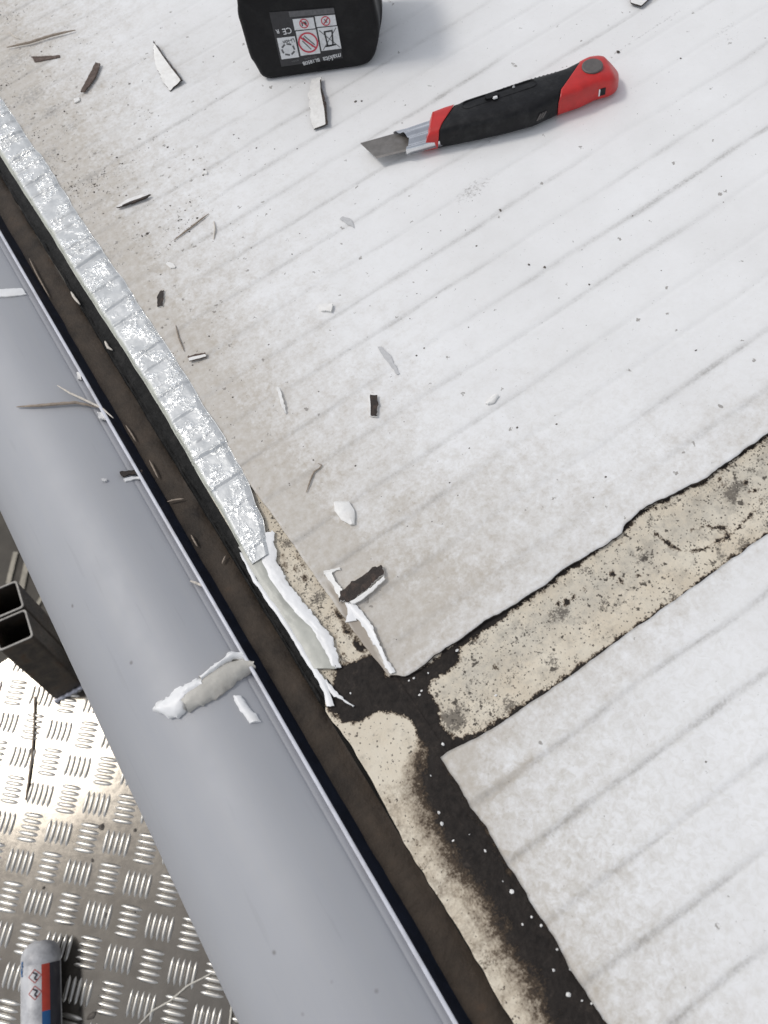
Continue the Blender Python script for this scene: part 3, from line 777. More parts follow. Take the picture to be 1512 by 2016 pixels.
def wire(name, pts, rad, mat, surf=on_roof, lift=None, parent=None, n=26, ns=7, taper=True):
    R_ = resample(pts, n); C = []
    for i in range(n):
        p, nn = surf(*R_[i]); r = rad*((1-.7*abs(2*i/(n-1)-1)**3) if taper else 1)*(1+.08*math.sin(i*1.9))
        C.append((p+nn*(r+(lift(i/(n-1)) if lift else 0)), r))
    V, F = [], []
    for i, (p, r) in enumerate(C):
        d = C[min(i+1, n-1)][0]-C[max(i-1, 0)][0]; d /= np.linalg.norm(d)
        s = np.cross(d, [0, 0, 1.]); s /= np.linalg.norm(s); u = np.cross(s, d)
        for k in range(ns):
            a = 2*math.pi*k/ns; V.append(p+s*r*math.cos(a)+u*r*math.sin(a))
    for i in range(n-1):
        for k in range(ns): F.append((i*ns+k, i*ns+(k+1) % ns, (i+1)*ns+(k+1) % ns, (i+1)*ns+k))
    F.append(tuple(range(ns))[::-1]); F.append(tuple((n-1)*ns+k for k in range(ns)))
    V = np.array(V); org = V.mean(0) if parent is None else np.zeros(3)
    o = mesh_obj(name, V-org, F, mat, parent, True); o.location = org
    return o
def crop6(L_): return [(400+a/3.024, 900+b/3.024) for a, b in L_]
# parts still stuck to the roof
strip('seal_strip', crop6([(215, 540), (300, 690), (400, 850), (480, 975), (590, 1160), (650, 1262)]), crop6([(330, 520), (400, 720), (500, 860), (590, 960), (690, 1050), (790, 1262)]), M_GREEN, on_recess, .0012, nl=40, nw=9, parent=roof, jag=.0002, dome=.0006)
o = strip('sealant_bead', crop6([(290, 500), (340, 640), (450, 830), (560, 960), (645, 1030), (690, 1150), (740, 1210), (757, 1258)]), crop6([(420, 440), (440, 620), (520, 770), (600, 870), (690, 975), (775, 1085), (800, 1170), (818, 1256)]), M_SEAL, on_recess, .0010, nl=70, nw=12, dome=.0006, jag=.0008, parent=roof, seed=4)
o['label'] = 'bright white torn sealant band at the tape end'
strip('sealant_strip', crop6([(218, 570), (300, 740), (400, 890), (480, 1000), (590, 1180), (680, 1330), (720, 1400), (735, 1490)]), crop6([(235, 572), (325, 735), (440, 890), (520, 1010), (630, 1195), (730, 1330), (755, 1400), (785, 1482)]), M_SEAL, on_recess, .0006, nl=50, nw=5, dome=.0004, lift=lambda s, t: .0008*math.sin(s*3.1), parent=roof, seed=6)
strip('sealant_strip', crop6([(715, 1330), (770, 1420), (830, 1450), (895, 1484)]), crop6([(735, 1325), (800, 1405), (840, 1440), (900, 1480)]), M_SEAL, on_recess, .0006, nl=20, nw=4, dome=.0004, parent=roof, seed=8)
# torn membrane flaps at the cut edge
def roof_px(c, s, ox, oy): return [(ox+a/s, oy+b/s) for a, b in c]
strip('torn_flap', crop6([(720, 695), (770, 760), (815, 850)]), crop6([(770, 690), (790, 745), (830, 790)]), [M_FLAKE, M_FLAKE], on_roof, .0006, nl=14, nw=5, parent=roof, seed=11, lift=lambda s, t: .0010*t)
strip('torn_flap', crop6([(720, 700), (760, 690), (820, 670)]), crop6([(722, 680), (760, 672), (818, 660)]), [M_FLAKE, M_FLAKE], on_roof, .0008, nl=10, nw=4, parent=roof, seed=12)
strip('torn_flap', crop6([(850, 870), (900, 950), (960, 1020), (990, 1075), (1040, 1150), (1080, 1240), (1110, 1290)]), crop6([(900, 870), (950, 930), (1000, 990), (1035, 1060), (1060, 1130), (1090, 1200), (1150, 1280)]), [M_SEAL, M_FLAKE], on_roof, .0006, nl=36, nw=7, dome=.0004, parent=roof, seed=13, jag=.0006, lift=lambda s, t: .0014*math.sin(3.1*s)*t)
strip('torn_flap', crop6([(850, 870), (865, 930), (850, 985)]), crop6([(870, 880), (900, 930), (915, 975)]), [M_SEAL, M_FLAKE], on_roof, .0008, nl=8, nw=5, parent=roof, seed=14)
# white specks on the black adhesive
def blobs(name, pts, rads, mat, parent=None, flat=.6, seed=5):
    rs = np.random.RandomState(seed); V, F = [], []
    for p, r in zip(pts, rads):
        n0 = len(V)
        sc = rs.uniform(.6, 1.3, 3)
        for k in range(3):
            zz = (.0, .55, .95)[k]; rr = (1., .82, .3)[k]
            a0 = rs.uniform(0, 6)
            for q in range(6):
                a = a0+q*math.pi/3
                V.append((p[0]+r*rr*sc[0]*math.cos(a)*rs.uniform(.75, 1.2), p[1]+r*rr*sc[1]*math.sin(a)*rs.uniform(.75, 1.2), p[2]+zz*r*flat*sc[2]))
        for k in range(2):
            for q in range(6): F.append((n0+k*6+q, n0+k*6+(q+1) % 6, n0+(k+1)*6+(q+1) % 6, n0+(k+1)*6+q))
        F.append(tuple(n0+12+q for q in range(6)))
    return mesh_obj(name, V, F, mat, parent, True)
sp = [(955, 1675, 1.0), (1008, 1755, 1.2), (1029, 1820, 1.0), (1090, 1910, 1.2), (1123, 1908, .9), (1119, 1958, 1.2), (1066, 1822, .9), (1097, 1869, .7), (892, 1655, 1.0), (864, 1600, .9), (870, 1622, 1.3), (848, 1527, .6), (924, 1643, .6), (1047, 1805, .7), (872, 1465, 1.2), (826, 1368, 1.2), (830, 1360, .9), (815, 1335, 1.0), (805, 1340, .8), (843, 1325, .6), (900, 1280, 1.0), (690, 1365, .6), (976, 1369, 1.2), (1146, 1970, .6), (990, 1735, .5), (1165, 1975, 1.0)]
bl = blobs('pale_specks', [P(a, b, -.0018) for a, b, r in sp], [r*.00065 for a, b, r in sp], M_FLAKE, roof); bl['kind'] = 'stuff'
# dust of dark grains on the roof sheet
rs = np.random.RandomState(8); gp, gr_ = [], []
while len(gp) < 1000:
    px, py = rs.uniform(0, 1512), rs.uniform(0, 1330)
    p = P(px, py)
    if p[0] < -.005 or p[1] < .1: continue
    dens = .05+.95*math.exp(-max(p[0], 0)/.045)*min(1, max(0, (p[1]-.16)/.15))
    if rs.rand() > dens: continue
    gp.append((p[0], p[1], -.0002)); gr_.append(rs.choice([.0002, .0003, .0004, .0006], p=[.4, .35, .2, .05]))
k_ = 0
while k_ < 1100:
    px, py = rs.uniform(0, 420), rs.uniform(20, 560)
    p = P(px, py)
    if p[0] < -.005 or p[0] > .09: continue
    cl_ = float(fbm(p[0]*60, p[1]*60, 88, 3))
    if rs.rand() > max(0, (cl_-.42)*4)*math.exp(-max(p[0], 0)/.04): continue
    k_ += 1; gp.append((p[0], p[1], -.0002)); gr_.append(rs.choice([.00022, .00032, .00045, .0007], p=[.4, .35, .2, .05]))
for px, py, r in ((985, 414, 1.6), (984, 424, .7), (938, 484, .9), (1041, 521, 1.2), (1072, 526, 1.7), (1018, 842, 1.3), (700, 917, 1.2), (1217, 103, 1.9), (1390, 1500, 1.1), (835, 685, 1.0), (255, 165, 1.5), (330, 290, 1.2), (400, 345, 1.2), (230, 310, 1.6), (185, 378, 1.2), (235, 385, 1.), (335, 405, 1.2), (290, 460, 1.4), (280, 465, 1.5), (110, 345, 1.2), (700, 200, 1.5), (712, 199, 1.3), (820, 700, .8), (1160, 560, .9), (1370, 690, 1.2), (1340, 115, 1.2), (460, 265, .9), (590, 460, 1.), (470, 272, 1.1)):
    p = P(px, py); gp.append((p[0], p[1], -.0002)); gr_.append(r*.0007)
cr = blobs('dirt_grains', gp, gr_, M_CRUMB, None, .7, 6); cr['kind'] = 'stuff'; cr['label'] = 'dark dirt grains scattered over the white roof'

# -------- loose scraps on the roof, each its own thing
def c3(L_): return [(a/3.436, b/3.436) for a, b in L_]
G = 'loose scraps of roof sealant'
o = strip('sealant_flake', c3([(1040, 380), (1060, 470), (1110, 560), (1150, 620)]), c3([(1050, 300), (1110, 385), (1180, 480), (1245, 560)]), [M_FLAKE, M_BLK], thick=.0007, nl=22, nw=10, lift=lambda s, t: .0022*t, dark=lambda s, t: t > .84, seed=21, jag=.0006)
tag(o, 'white flake with a straight black edge, left of the battery', 'flake', G)
o = strip('sealant_strip', [(614, 160), (609, 190), (612, 225), (618, 258)], [(634, 158), (637, 185), (645, 222), (647, 250)], [M_FLAKE, M_BLK], thick=.0007, nl=20, nw=8, lift=lambda s, t: .0006+.0012*t+.0012*math.sin(3*s), dark=lambda s, t: t > .8 and s > .05, seed=22, jag=.0007)
tag(o, 'curled white strip sticking out from under the battery', 'strip', G)
o = strip('sealant_strip', [(190, 127), (178, 150), (161, 184)], [(199, 129), (190, 155), (169, 184)], [M_BRN, M_BRN], thick=.0007, nl=16, nw=5, lift=lambda s, t: .001, seed=23)
tag(o, 'straight dark brown strip lying below left of the white flake', 'strip', G)
o = strip('sealant_strip', [(62, 112), (80, 112), (118, 110)], [(68, 123), (82, 121), (118, 114)], [M_BRN, M_BRN], thick=.0005, nl=14, nw=5, seed=24)
tag(o, 'short dark wedge-shaped scrap near the top left corner', 'scrap', G)
o = wire('dry_stalk', [(15, 96), (60, 88), (100, 75), (150, 62)], .0009, M_TWIG, lift=lambda s: .0008)
tag(o, 'long brown stalk lying at the top left of the roof', 'stalk')
o = wire('pale_fibre', [(16, 62), (28, 72), (40, 78)], .0005, M_PALETWIG, n=10); tag(o, 'tiny pale curved fibre above the long brown stalk', 'fibre')
o = strip('sealant_strip', [(231, 412), (255, 396), (285, 386), (292, 388)], [(236, 413), (262, 404), (290, 394), (299, 387)], [M_FLAKE, M_BLK], thick=.0008, nl=16, nw=6, lift=lambda s, t: .0012, dark=lambda s, t: t > .52 and s > .1, seed=25)
tag(o, 'white strip with dark lower edge beside the foil tape', 'strip', G)
o = strip('sealant_scrap', [(317, 573), (310, 585), (311, 606)], [(324, 573), (323, 590), (321, 604)], [M_BLK, M_FLAKE], thick=.0006, nl=12, nw=5, seed=26)
tag(o, 'small upright black sliver near the tape', 'scrap', G)
o = strip('sealant_chip', [(629, 600), (632, 613)], [(656, 601), (653, 616)], [M_FLAKE, M_FLAKE], thick=.0010, nl=8, nw=8, lift=lambda s, t: .0008*t, dark=None, seed=27, jag=.0004)
tag(o, 'small square white chip in the middle of the roof', 'chip', G)
o = strip('sealant_strip', [(371, 704), (388, 700), (406, 697)], [(374, 713), (390, 709), (409, 704)], [M_FLAKE, M_BRN], thick=.0007, nl=12, nw=6, lift=lambda s, t: .0008, dark=lambda s, t: t < .45, seed=28)
tag(o, 'short strip, dark above and white below, near the tape', 'strip', G)
o = strip('sealant_sliver', [(545, 765), (551, 787), (562, 815)], [(551, 764), (558, 787), (565, 812)], [M_FLAKE, M_FLAKE], thick=.0007, nl=14, nw=4, lift=lambda s, t: .001*math.sin(3*s), seed=29)
tag(o, 'thin pale pointed sliver left of the black scrap', 'sliver', G)
o = strip('sealant_scrap', [(726, 779), (728, 800), (728, 822)], [(744, 781), (745, 800), (743, 822)], [M_BLK, M_FLAKE], thick=.0008, nl=12, nw=8, lift=lambda s, t: .0006, dark=lambda s, t: t < .14, seed=30, jag=.0004)
tag(o, 'black oblong scrap with a white left edge', 'scrap', G)
o = strip('sealant_chip', [(957, 796), (962, 788), (974, 777)], [(962, 797), (974, 794), (982, 780)], [M_FLAKE, M_FLAKE], thick=.0008, nl=10, nw=6, dome=.0006, seed=31)
tag(o, 'small oval white chip right of the black scrap', 'chip', G)
o = strip('sealant_chip', [(657, 992), (660, 1008), (672, 1024), (690, 1034)], [(663, 988), (688, 989), (699, 1008), (699, 1033)], [M_FLAKE, M_FLAKE], thick=.0010, nl=16, nw=10, dome=.0008, seed=32, jag=.0002)
tag(o, 'pick-shaped white chip above the torn black strip', 'chip', G)
o = strip('adhesive_strip', crop6([(815, 860), (830, 800), (870, 770), (960, 700), (1060, 645)]), crop6([(870, 868), (900, 850), (960, 800), (1040, 740), (1078, 700)]), [M_BLK, M_FLAKE], thick=.0010, nl=24, nw=8, lift=lambda s, t: .0010, seed=33, jag=.0008)
tag(o, 'flaky black-brown adhesive strip beside the torn edge', 'strip', G)
o = strip('sealant_strip', crop6([(875, 868), (920, 845), (1000, 785), (1080, 715)]), crop6([(895, 880), (935, 865), (1010, 805), (1085, 735)]), [M_FLAKE, M_FLAKE], thick=.0010, nl=20, nw=5, lift=lambda s, t: .0012, seed=34)
tag(o, 'narrow white strip along the underside of the black adhesive strip', 'strip', G)
o = wire('pale_fibre', [(421, 435), (424, 450), (421, 472)], .0005, M_PALETWIG, n=12); tag(o, 'short white upright fibre right of the foil tape', 'fibre')
o = wire('dry_stalk', [(342, 474), (375, 450), (411, 421)], .00055, M_TWIG, n=14); tag(o, 'thin pale brown stalk pointing at the white upright fibre', 'stalk')
o = wire('dry_stalk', [(346, 640), (352, 665), (363, 692)], .00045, M_TWIG, n=14); tag(o, 'hair-thin stalk just above the short dark and white strip', 'stalk')
o = wire('dark_fibre', [(603, 970), (612, 945), (618, 930), (630, 922), (634, 916), (626, 912)], .00045, M_TWIG, n=18); tag(o, 'fine grey fibre with a looped end above the pick-shaped chip', 'fibre')
o = strip('grey_scrap', [(742, 683), (757, 705), (782, 738)], [(751, 683), (768, 700), (786, 736)], [M_GREYMARK, M_GREYMARK], thick=.0003, nl=12, nw=4, seed=36)
tag(o, 'flat grey sliver above the black oblong scrap', 'scrap', G)
o = strip('grey_scrap', [(668, 432), (682, 440), (697, 449)], [(676, 426), (692, 432), (697, 445)], [M_GREYMARK, M_GREYMARK], thick=.0003, nl=8, nw=4, seed=37)
tag(o, 'small flat grey scrap in the upper middle of the roof', 'scrap', G)
o = strip('sealant_chip', [(327, 520), (335, 528), (345, 528)], [(332, 516), (341, 520), (346, 526)], [M_FLAKE, M_FLAKE], thick=.0006, nl=8, nw=5, seed=38)
tag(o, 'tiny white chip between the tape and the thin stalk', 'chip', G)
o = strip('sealant_chip', [(399, 336), (402, 343)], [(408, 338), (408, 344)], [M_FLAKE, M_FLAKE], thick=.0006, nl=6, nw=5, seed=39)
tag(o, 'tiny white crumb of sealant below the battery on the left', 'chip', G)
o = strip('sealant_flake', [(1232, -30), (1240, -5), (1242, 12)], [(1290, -30), (1286, -6), (1262, 18)], [M_FLAKE, M_BLK], thick=.0008, nl=10, nw=8, lift=lambda s, t: .0015, seed=40)
tag(o, 'white flake cut off by the top edge right of the battery', 'flake', G)
o = strip('sealant_chip', [(145, 196), (148, 203)], [(157, 192), (158, 199)], [M_FLAKE, M_FLAKE], thick=.0006, nl=6, nw=5, seed=41)
tag(o, 'tiny white crumb at the lower end of the brown strip', 'chip', G)

# -------- scraps on the grey side panel
G2 = 'scraps on the grey side panel'
o = strip('sealant_strip', [(-25, 574), (10, 571), (44, 570)], [(-25, 588), (12, 586), (52, 581)], [M_SEAL, M_FLAKE], on_grey, .0008, nl=14, nw=5, seed=51); tag(o, 'flat white strip at the left border of the grey panel', 'strip', G2)
o = wire('dry_stalk', [(36, 803), (80, 802), (150, 797), (196, 806)], .0009, M_TWIG, on_grey, lift=lambda s: .001); tag(o, 'thick brown stalk lying across the grey panel', 'stalk')
o = wire('pale_fibre', [(114, 762), (140, 780), (165, 793), (200, 812), (222, 832)], .0007, M_PALETWIG, on_grey, lift=lambda s: .0012+.002*s); tag(o, 'pale curved fibre crossing the brown stalk at the gutter lip', 'fibre')
o = strip('sealant_scrap', [(235, 933), (255, 930), (278, 930)], [(242, 942), (258, 938), (280, 938)], [M_BLK, M_BLK], on_grey, .0008, nl=10, nw=5, seed=53, lift=lambda s, t: .0012); tag(o, 'black sliver on the grey panel beside the gutter lip', 'scrap', G2)
o = strip('sealant_scrap', [(243, 944), (258, 940), (278, 939)], [(247, 949), (262, 946), (279, 943)], [M_SEAL, M_FLAKE], on_grey, .0008, nl=10, nw=4, seed=54); tag(o, 'white sliver just below the black one on the grey panel', 'scrap', G2)
def c7(L_): return [(a/2.7, 1100+b/2.7) for a, b in L_]
smear = empty('sealant_smear', tuple(on_grey(400, 1350)[0])); tag(smear, 'long lumpy cream and white sealant smear across the grey panel', 'sealant smear')
o = strip('cream_ridge', c7([(985, 720), (1090, 625), (1200, 555), (1290, 540), (1335, 560)]), c7([(1000, 815), (1110, 775), (1220, 690), (1300, 630), (1345, 595)]), [M_CREAM, M_CREAM], on_grey, .0016, nl=26, nw=10, dome=.0030, jag=.0009, seed=55); keep_parent(o, smear)
o = strip('white_lump', c7([(845, 780), (860, 760), (900, 735), (960, 690), (1010, 660), (1060, 645), (1085, 650)]), c7([(850, 815), (905, 845), (955, 850), (990, 820), (1000, 750), (1050, 715), (1085, 690)]), [M_SEAL, M_SEAL], on_grey, .0018, nl=26, nw=10, dome=.0026, jag=.0010, seed=56); keep_parent(o, smear)
o = strip('white_lump', c7([(1060, 640), (1130, 580), (1200, 530), (1225, 505), (1280, 515)]), c7([(1085, 655), (1150, 605), (1210, 560), (1250, 545), (1290, 545)]), [M_SEAL, M_CREAM], on_grey, .0022, nl=22, nw=7, dome=.0022, jag=.0008, seed=57); keep_parent(o, smear)
o = strip('sealant_blob', c7([(1238, 735), (1265, 790), (1300, 840), (1330, 878)]), c7([(1285, 733), (1320, 790), (1360, 830), (1388, 870)]), [M_SEAL, M_SEAL], on_grey, .0010, nl=18, nw=7, dome=.0010, jag=.0003, seed=58); tag(o, 'small smooth white dab next to the cream smear', 'sealant dab')
o = wire('dry_stalk', [(374, 1146), (390, 1153), (404, 1159)], .0007, M_PALETWIG, on_grey, lift=lambda s: .0008, n=12); tag(o, 'short pale shred on the gutter lip above the cream smear', 'shred')
o = strip('sealant_scrap', [(191, 815), (195, 828)], [(203, 818), (208, 830)], [M_FLAKE, M_FLAKE], on_grey, .001, nl=8, nw=5, seed=59, lift=lambda s, t: .001); tag(o, 'pale scrap pinned under the curved fibre at the lip', 'scrap', G2)
o = strip('sealant_scrap', [(200, 945), (203, 950)], [(209, 944), (211, 949)], [M_GREYMARK, M_GREYMARK], on_grey, .0012, nl=6, nw=5, seed=60); tag(o, 'tiny grey crumb on the panel left of the black sliver', 'scrap', G2)
o = strip('sealant_scrap', [(151, 735), (153, 748)], [(156, 737), (160, 749)], [M_FLAKE, M_FLAKE], on_grey, .001, nl=6, nw=4, seed=61); tag(o, 'tiny pale scrap on the outer side of the gutter lip', 'scrap', G2)

# -------- bits in the gutter
G3 = 'shreds lying in the gutter'
for pts, lab in (([(331, 990), (345, 987), (364, 984)], 'straight pale sliver across the brown gutter floor'), ([(296, 908), (305, 925), (314, 944)], 'curved white shred along the left side of the gutter'), ([(439, 1112), (443, 1104), (446, 1096)], 'tiny pale sliver lower down in the brown gutter'), ([(60, 512), (76, 545), (100, 588)], 'long pale flaking shred at the upper gutter wall'), ([(378, 1055), (385, 1068), (391, 1078)], 'short cream shred by the dark gutter wall'), ([(250, 840), (262, 858), (270, 872)], 'thin pale shred beside the rusty stretch of gutter')):
    o = wire('gutter_shred', pts, .0005, M_TWIG, on_floor, lift=lambda s: .0012, n=14); tag(o, lab, 'shred', G3)
for pts, lab in (([(207, 672), (214, 686), (222, 690)], 'white crumb on the black rubber beside the tape'), ([(140, 575), (148, 588), (158, 600)], 'short pale scratch-like shred on the upper black rubber')):
    o = wire('gutter_shred', pts, .0008, M_PALETWIG, lambda a, b: (P(a, b, -.002), np.array([0, 0, 1.])), n=12); tag(o, lab, 'shred', G3)

# -------- things on the tread plate
o = wire('thin_stick', [(70, 1372), (68, 1440), (63, 1500), (52, 1575)], .0011, M_TWIG, on_plate, n=24, taper=False); tag(o, 'thin reddish brown stick lying on the tread plate', 'stick')
o = wire('pale_string', [(262, 2030), (300, 1990), (336, 1970), (370, 1940), (400, 1925), (440, 1903)], .0008, M_STRING, on_plate, n=30); tag(o, 'pale string lying across the tread plate', 'string')
o = wire('pale_string', [(452, 2030), (456, 1990), (460, 1958)], .0010, M_STRING, on_plate, n=14); tag(o, 'short white cord end beside the grey panel foot', 'cord')
gp = [P(a, b, Z_PL) for a, b in ((182, 1694), (266, 1635), (86, 1748), (208, 1802), (345, 1728), (180, 2000), (266, 1795), (405, 1860), (408, 1848), (200, 1628))]
cr = blobs('plate_grains', [(p[0], p[1], p[2]) for p in gp], [.0022, .002, .0022, .0018, .0014, .004, .0014, .0035, .0028, .003], M_CRUMB, None, .6, 9); cr['kind'] = 'stuff'; cr['label'] = 'dark dirt grains on the tread plate'

# spray can lying on the plate
def build_can():
    r = .0158; zc = Z_PL+r+.0016
    a = P(80, 1852, zc); b = P(82, 2030, zc); d = b-a; d /= np.linalg.norm(d); d[2] = 0
    s = np.cross(d, [0, 0, 1.]); up = np.array([0, 0, 1.])
    if project(a+s*.01)[0] < project(a)[0]: s = -s
    can = empty('spray_can', tuple(a-up*r)); tag(can, 'scuffed white can with red and blue stripe lying on the tread plate', 'can')
    def pt(l, ang, rr): return a + d*l + s*rr*math.sin(ang) + up*rr*math.cos(ang)
    prof_ = [(.0, .004), (.0006, .0078), (.0022, .0108), (.005, .0136), (.008, .0150), (.012, r), (.016, r), (.0165, r*.985), (.0175, r*.985), (.018, r), (.075, r), (.150, r), (.151, r*1.03), (.1535, r*1.03), (.154, r*.9)]
    n = 40; V, F = [], []
    for l, rr in prof_:
        for k in range(n): V.append(pt(l, 2*math.pi*k/n, rr))
    for i in range(len(prof_)-1):
        for k in range(n): F.append((i*n+k, i*n+(k+1) % n, (i+1)*n+(k+1) % n, (i+1)*n+k))
    F.append(tuple(range(n))); F.append(tuple((len(prof_)-1)*n+k for k in range(n))[::-1])
    keep_parent(mesh_obj('body', V, F, M_CANW, None, True), can)
    def patch(name, l0, l1, a0, a1, mat, rr=r+.00025, nl=6, na=10):
        V = [pt(l0+(l1-l0)*i/(nl-1), a0+(a1-a0)*j/(na-1), rr) for i in range(nl) for j in range(na)]
        keep_parent(mesh_obj(name, V, grid_faces(nl, na), mat, None, True), can)
    patch('red_stripe', .018, .052, .55, .95, M_CANR)
    patch('blue_stripe', .052, .150, .55, .95, M_CANB)
    patch('dark_stripe', .018, .150, .95, 1.7, M_CANK)
    # two hazard diamonds in red outline with dark marks inside
    def stroke(name, pts, wd, mat, rr=r+.0004):
        V, F = [], []
        for k in range(len(pts)-1):
            (l0, a0), (l1, a1) = pts[k], pts[k+1]; dl, da = l1-l0, (a1-a0)*r; q = math.hypot(dl, da); nx, ny = -da/q*wd/2, dl/q*wd/2
            m = len(V)
            for i in range(5):
                f_ = i/4; ll = l0+dl*f_; aa = a0+(a1-a0)*f_
                V += [pt(ll+nx, aa+ny/r, rr), pt(ll-nx, aa-ny/r, rr)]
            for i in range(4): F.append((m+2*i, m+2*i+2, m+2*i+3, m+2*i+1))
        keep_parent(mesh_obj(name, V, F, mat, None, False), can)
    for lc in (.0255, .0375):
        hh, ha = .0050, .0050/r
        stroke('hazard_diamond', [(lc-hh, .22), (lc, .22+ha), (lc+hh, .22), (lc, .22-ha), (lc-hh, .22)], .0005, M_CANR)
        stroke('hazard_mark', [(lc-.003, .22-.1), (lc-.001, .22+.12), (lc+.0015, .22-.02), (lc+.003, .22+.1)], .0012, M_CANK)
    for lc, aa in ((.013, -.55), (.018, -.62), (.0195, -.58)):
        stroke('ink_smudge', [(lc, aa), (lc+.003, aa-.06), (lc+.0045, aa+.02)], .0020, M_CANB)
build_can()

# ------------------------------------------------------------------ battery pack
def build_battery():
    A = P(518, 162); B = P(723, 133)
    ea = (B-A); wid = np.linalg.norm(ea); ea /= wid
    nb = np.array([-ea[1], ea[0], 0])
    if nb[1] < 0: nb = -nb                      # away from the camera
    tilt = math.radians(7)
    ez = np.array([0, 0, 1.])*math.cos(tilt)+nb*math.sin(tilt)
    en = np.cross(ea, ez)
    if en @ nb < 0: en = -en
    org = A.copy()
    def uv(px, py):
        r = ray(px, py); t = ((org-CAMP) @ en)/(r @ en); q = CAMP+r*t-org
        return np.array([q @ ea, q @ ez])
    def W(a, z, back=0.): return org + ea*a + ez*z + en*back
    out = [uv(*p) for p in [(518, 161), (573, 157), (621, 152), (678, 143), (715, 134), (731, 124), (741, 106), (748, 70), (747, 45), (738, 6)]]
    left = [uv(*p) for p in [(466, 4), (466, 32), (474, 56), (491, 117), (500, 128)]]
    zt = .079
    pts = [*out, np.array([out[-1][0]-.001, zt-.008]), np.array([out[-1][0]-.008, zt]), np.array([left[0][0]+.008, zt]), np.array([left[0][0], zt-.008]), *left]
    pts = np.array(pts); pts[:, 1] = np.maximum(pts[:, 1], .0004)
    # rounded resample (Chaikin)
    for _ in range(2):
        nx = np.roll(pts, -1, 0); pts = np.stack([pts*.78+nx*.22, pts*.22+nx*.78], 1).reshape(-1, 2)
    bat = empty('battery_pack', tuple(W(wid/2, 0, .03))); tag(bat, 'black cordless tool battery pack with a white pictogram label', 'battery')
    c = pts.mean(0)
    rings = [(.0030, 0.), (.0012, .0006), (.0003, .0022), (0, .005), (0, .020), (-.0012, .0215), (-.0012, .030), (0, .0315), (.0005, .055), (.004, .062)]
    n = len(pts)
    tang = np.roll(pts, -1, 0)-np.roll(pts, 1, 0); tang /= np.linalg.norm(tang, axis=1)[:, None]
    nrm = np.stack([-tang[:, 1], tang[:, 0]], 1); nrm *= np.sign(((c-pts)*nrm).sum(1))[:, None]
    V, F, fm = [], [], []
    for ins, back in rings:
        q = pts+nrm*ins
        for p in q: V.append(W(p[0], max(p[1], .0002), back))
    for i in range(len(rings)-1):
        for k in range(n):
            F.append((i*n+k, i*n+(k+1) % n, (i+1)*n+(k+1) % n, (i+1)*n+k)); fm.append(1 if i >= 5 else 0)
    F.append(tuple(range(n))); fm.append(0)
    F.append(tuple((len(rings)-1)*n+k for k in range(n))); fm.append(1)
    o = mesh_obj('casing', V, F, [M_BBODY, M_BSIDE], None, True, None, fm)
    bm = bmesh.new(); bm.from_mesh(o.data); bmesh.ops.recalc_face_normals(bm, faces=bm.faces)
    for f_ in bm.faces:
        if len(f_.verts) > 4: f_.smooth = False
    bm.to_mesh(o.data); bm.free(); keep_parent(o, bat)
    # rail ribs on the flanks
    for zz in (.020, .045):
        for side in (0, 1):
            xa = (uv(466, 32)[0]+.0005 if side == 0 else uv(748, 60)[0]-.0005)
            b = box_mesh(-.0015, .0015, -.0, .035, -.004, .004, .0008)
            for v in b.verts:
                q = W(xa+v.co.x, zz+.018+v.co.z, .012+v.co.y); v.co = q
            keep_parent(bm_obj('grip_rib', b, M_BBODY), bat)
    # printed label
    TL = uv(530, 24); TR = uv(657, 14); BR = uv(675, 114); BL = uv(554, 131)
    def lab(p, q):
        t = (TL*(1-p)+TR*p)*(1-q)+(BL*(1-p)+BR*p)*q; return t
    def quad(name, p0, p1, q0, q1, mat, lift, par):
        C_ = [lab(p0, q0), lab(p1, q0), lab(p1, q1), lab(p0, q1)]
        o = mesh_obj(name, [W(v[0], v[1], -lift) for v in C_], [(0, 1, 2, 3)], mat); keep_parent(o, par); return o
    lb = quad('label', 0, 1, 0, 1, M_PRINTK, .00025, bat); lb['label'] = 'black and white printed warning label'
    def keep2(o): o.parent = lb; o.matrix_parent_inverse = lb.matrix_basis.inverted() @ Matrix.Translation(-Vector(bat.location)) if False else Matrix.Identity(4)
    def sub(name, V, F, mat):
        o = mesh_obj(name, V, F, mat); o.parent = lb
        o.matrix_parent_inverse = (lb.matrix_parent_inverse.inverted() @ bat.matrix_basis.inverted()) if False else Matrix.Identity(4)
        return o
    lt = .0004
    def squad(name, p0, p1, q0, q1, mat, lift=lt):
        C_ = [lab(p0, q0), lab(p1, q0), lab(p1, q1), lab(p0, q1)]
        return sub(name, [W(v[0], v[1], -lift) for v in C_], [(0, 1, 2, 3)], mat)
    for p0, p1, q0, q1 in ((.335, .66, .15, .355), (.685, 1.0, .135, .335), (.345, .665, .375, .84), (.69, 1.005, .355, .80), (.03, .315, .46, .86)):
        squad('label_cell', p0, p1, q0, q1, M_PRINTW)
    squad('grey_band', .30, 1.0, .01, .11, M_PRINTG)
    Wd = np.linalg.norm(TR-TL); Hd = np.linalg.norm(BL-TL)
    def ring(name, pc, qc, r0, r1, mat, lift=.0006, slash=None):
        V, F = [], []; n = 28; c = lab(pc, qc)
        for k in range(n):
            a = 2*math.pi*k/n
            for rr in (r0, r1): V.append(W(c[0]+rr*math.cos(a), c[1]+rr*math.sin(a), -lift))
        for k in range(n):
            j = (k+1) % n; F.append((2*k, 2*k+1, 2*j+1, 2*j))
        if slash is not None:
            m = len(V); dx, dy = math.cos(slash), math.sin(slash); t = (r1-r0)*.5
            for sx, sy in ((-1, -1), (1, -1), (1, 1), (-1, 1)): V.append(W(c[0]+dx*r0*1.02*sx-dy*t*sy, c[1]+dy*r0*1.02*sx+dx*t*sy, -lift-.00005))
            F.append((m, m+1, m+2, m+3))
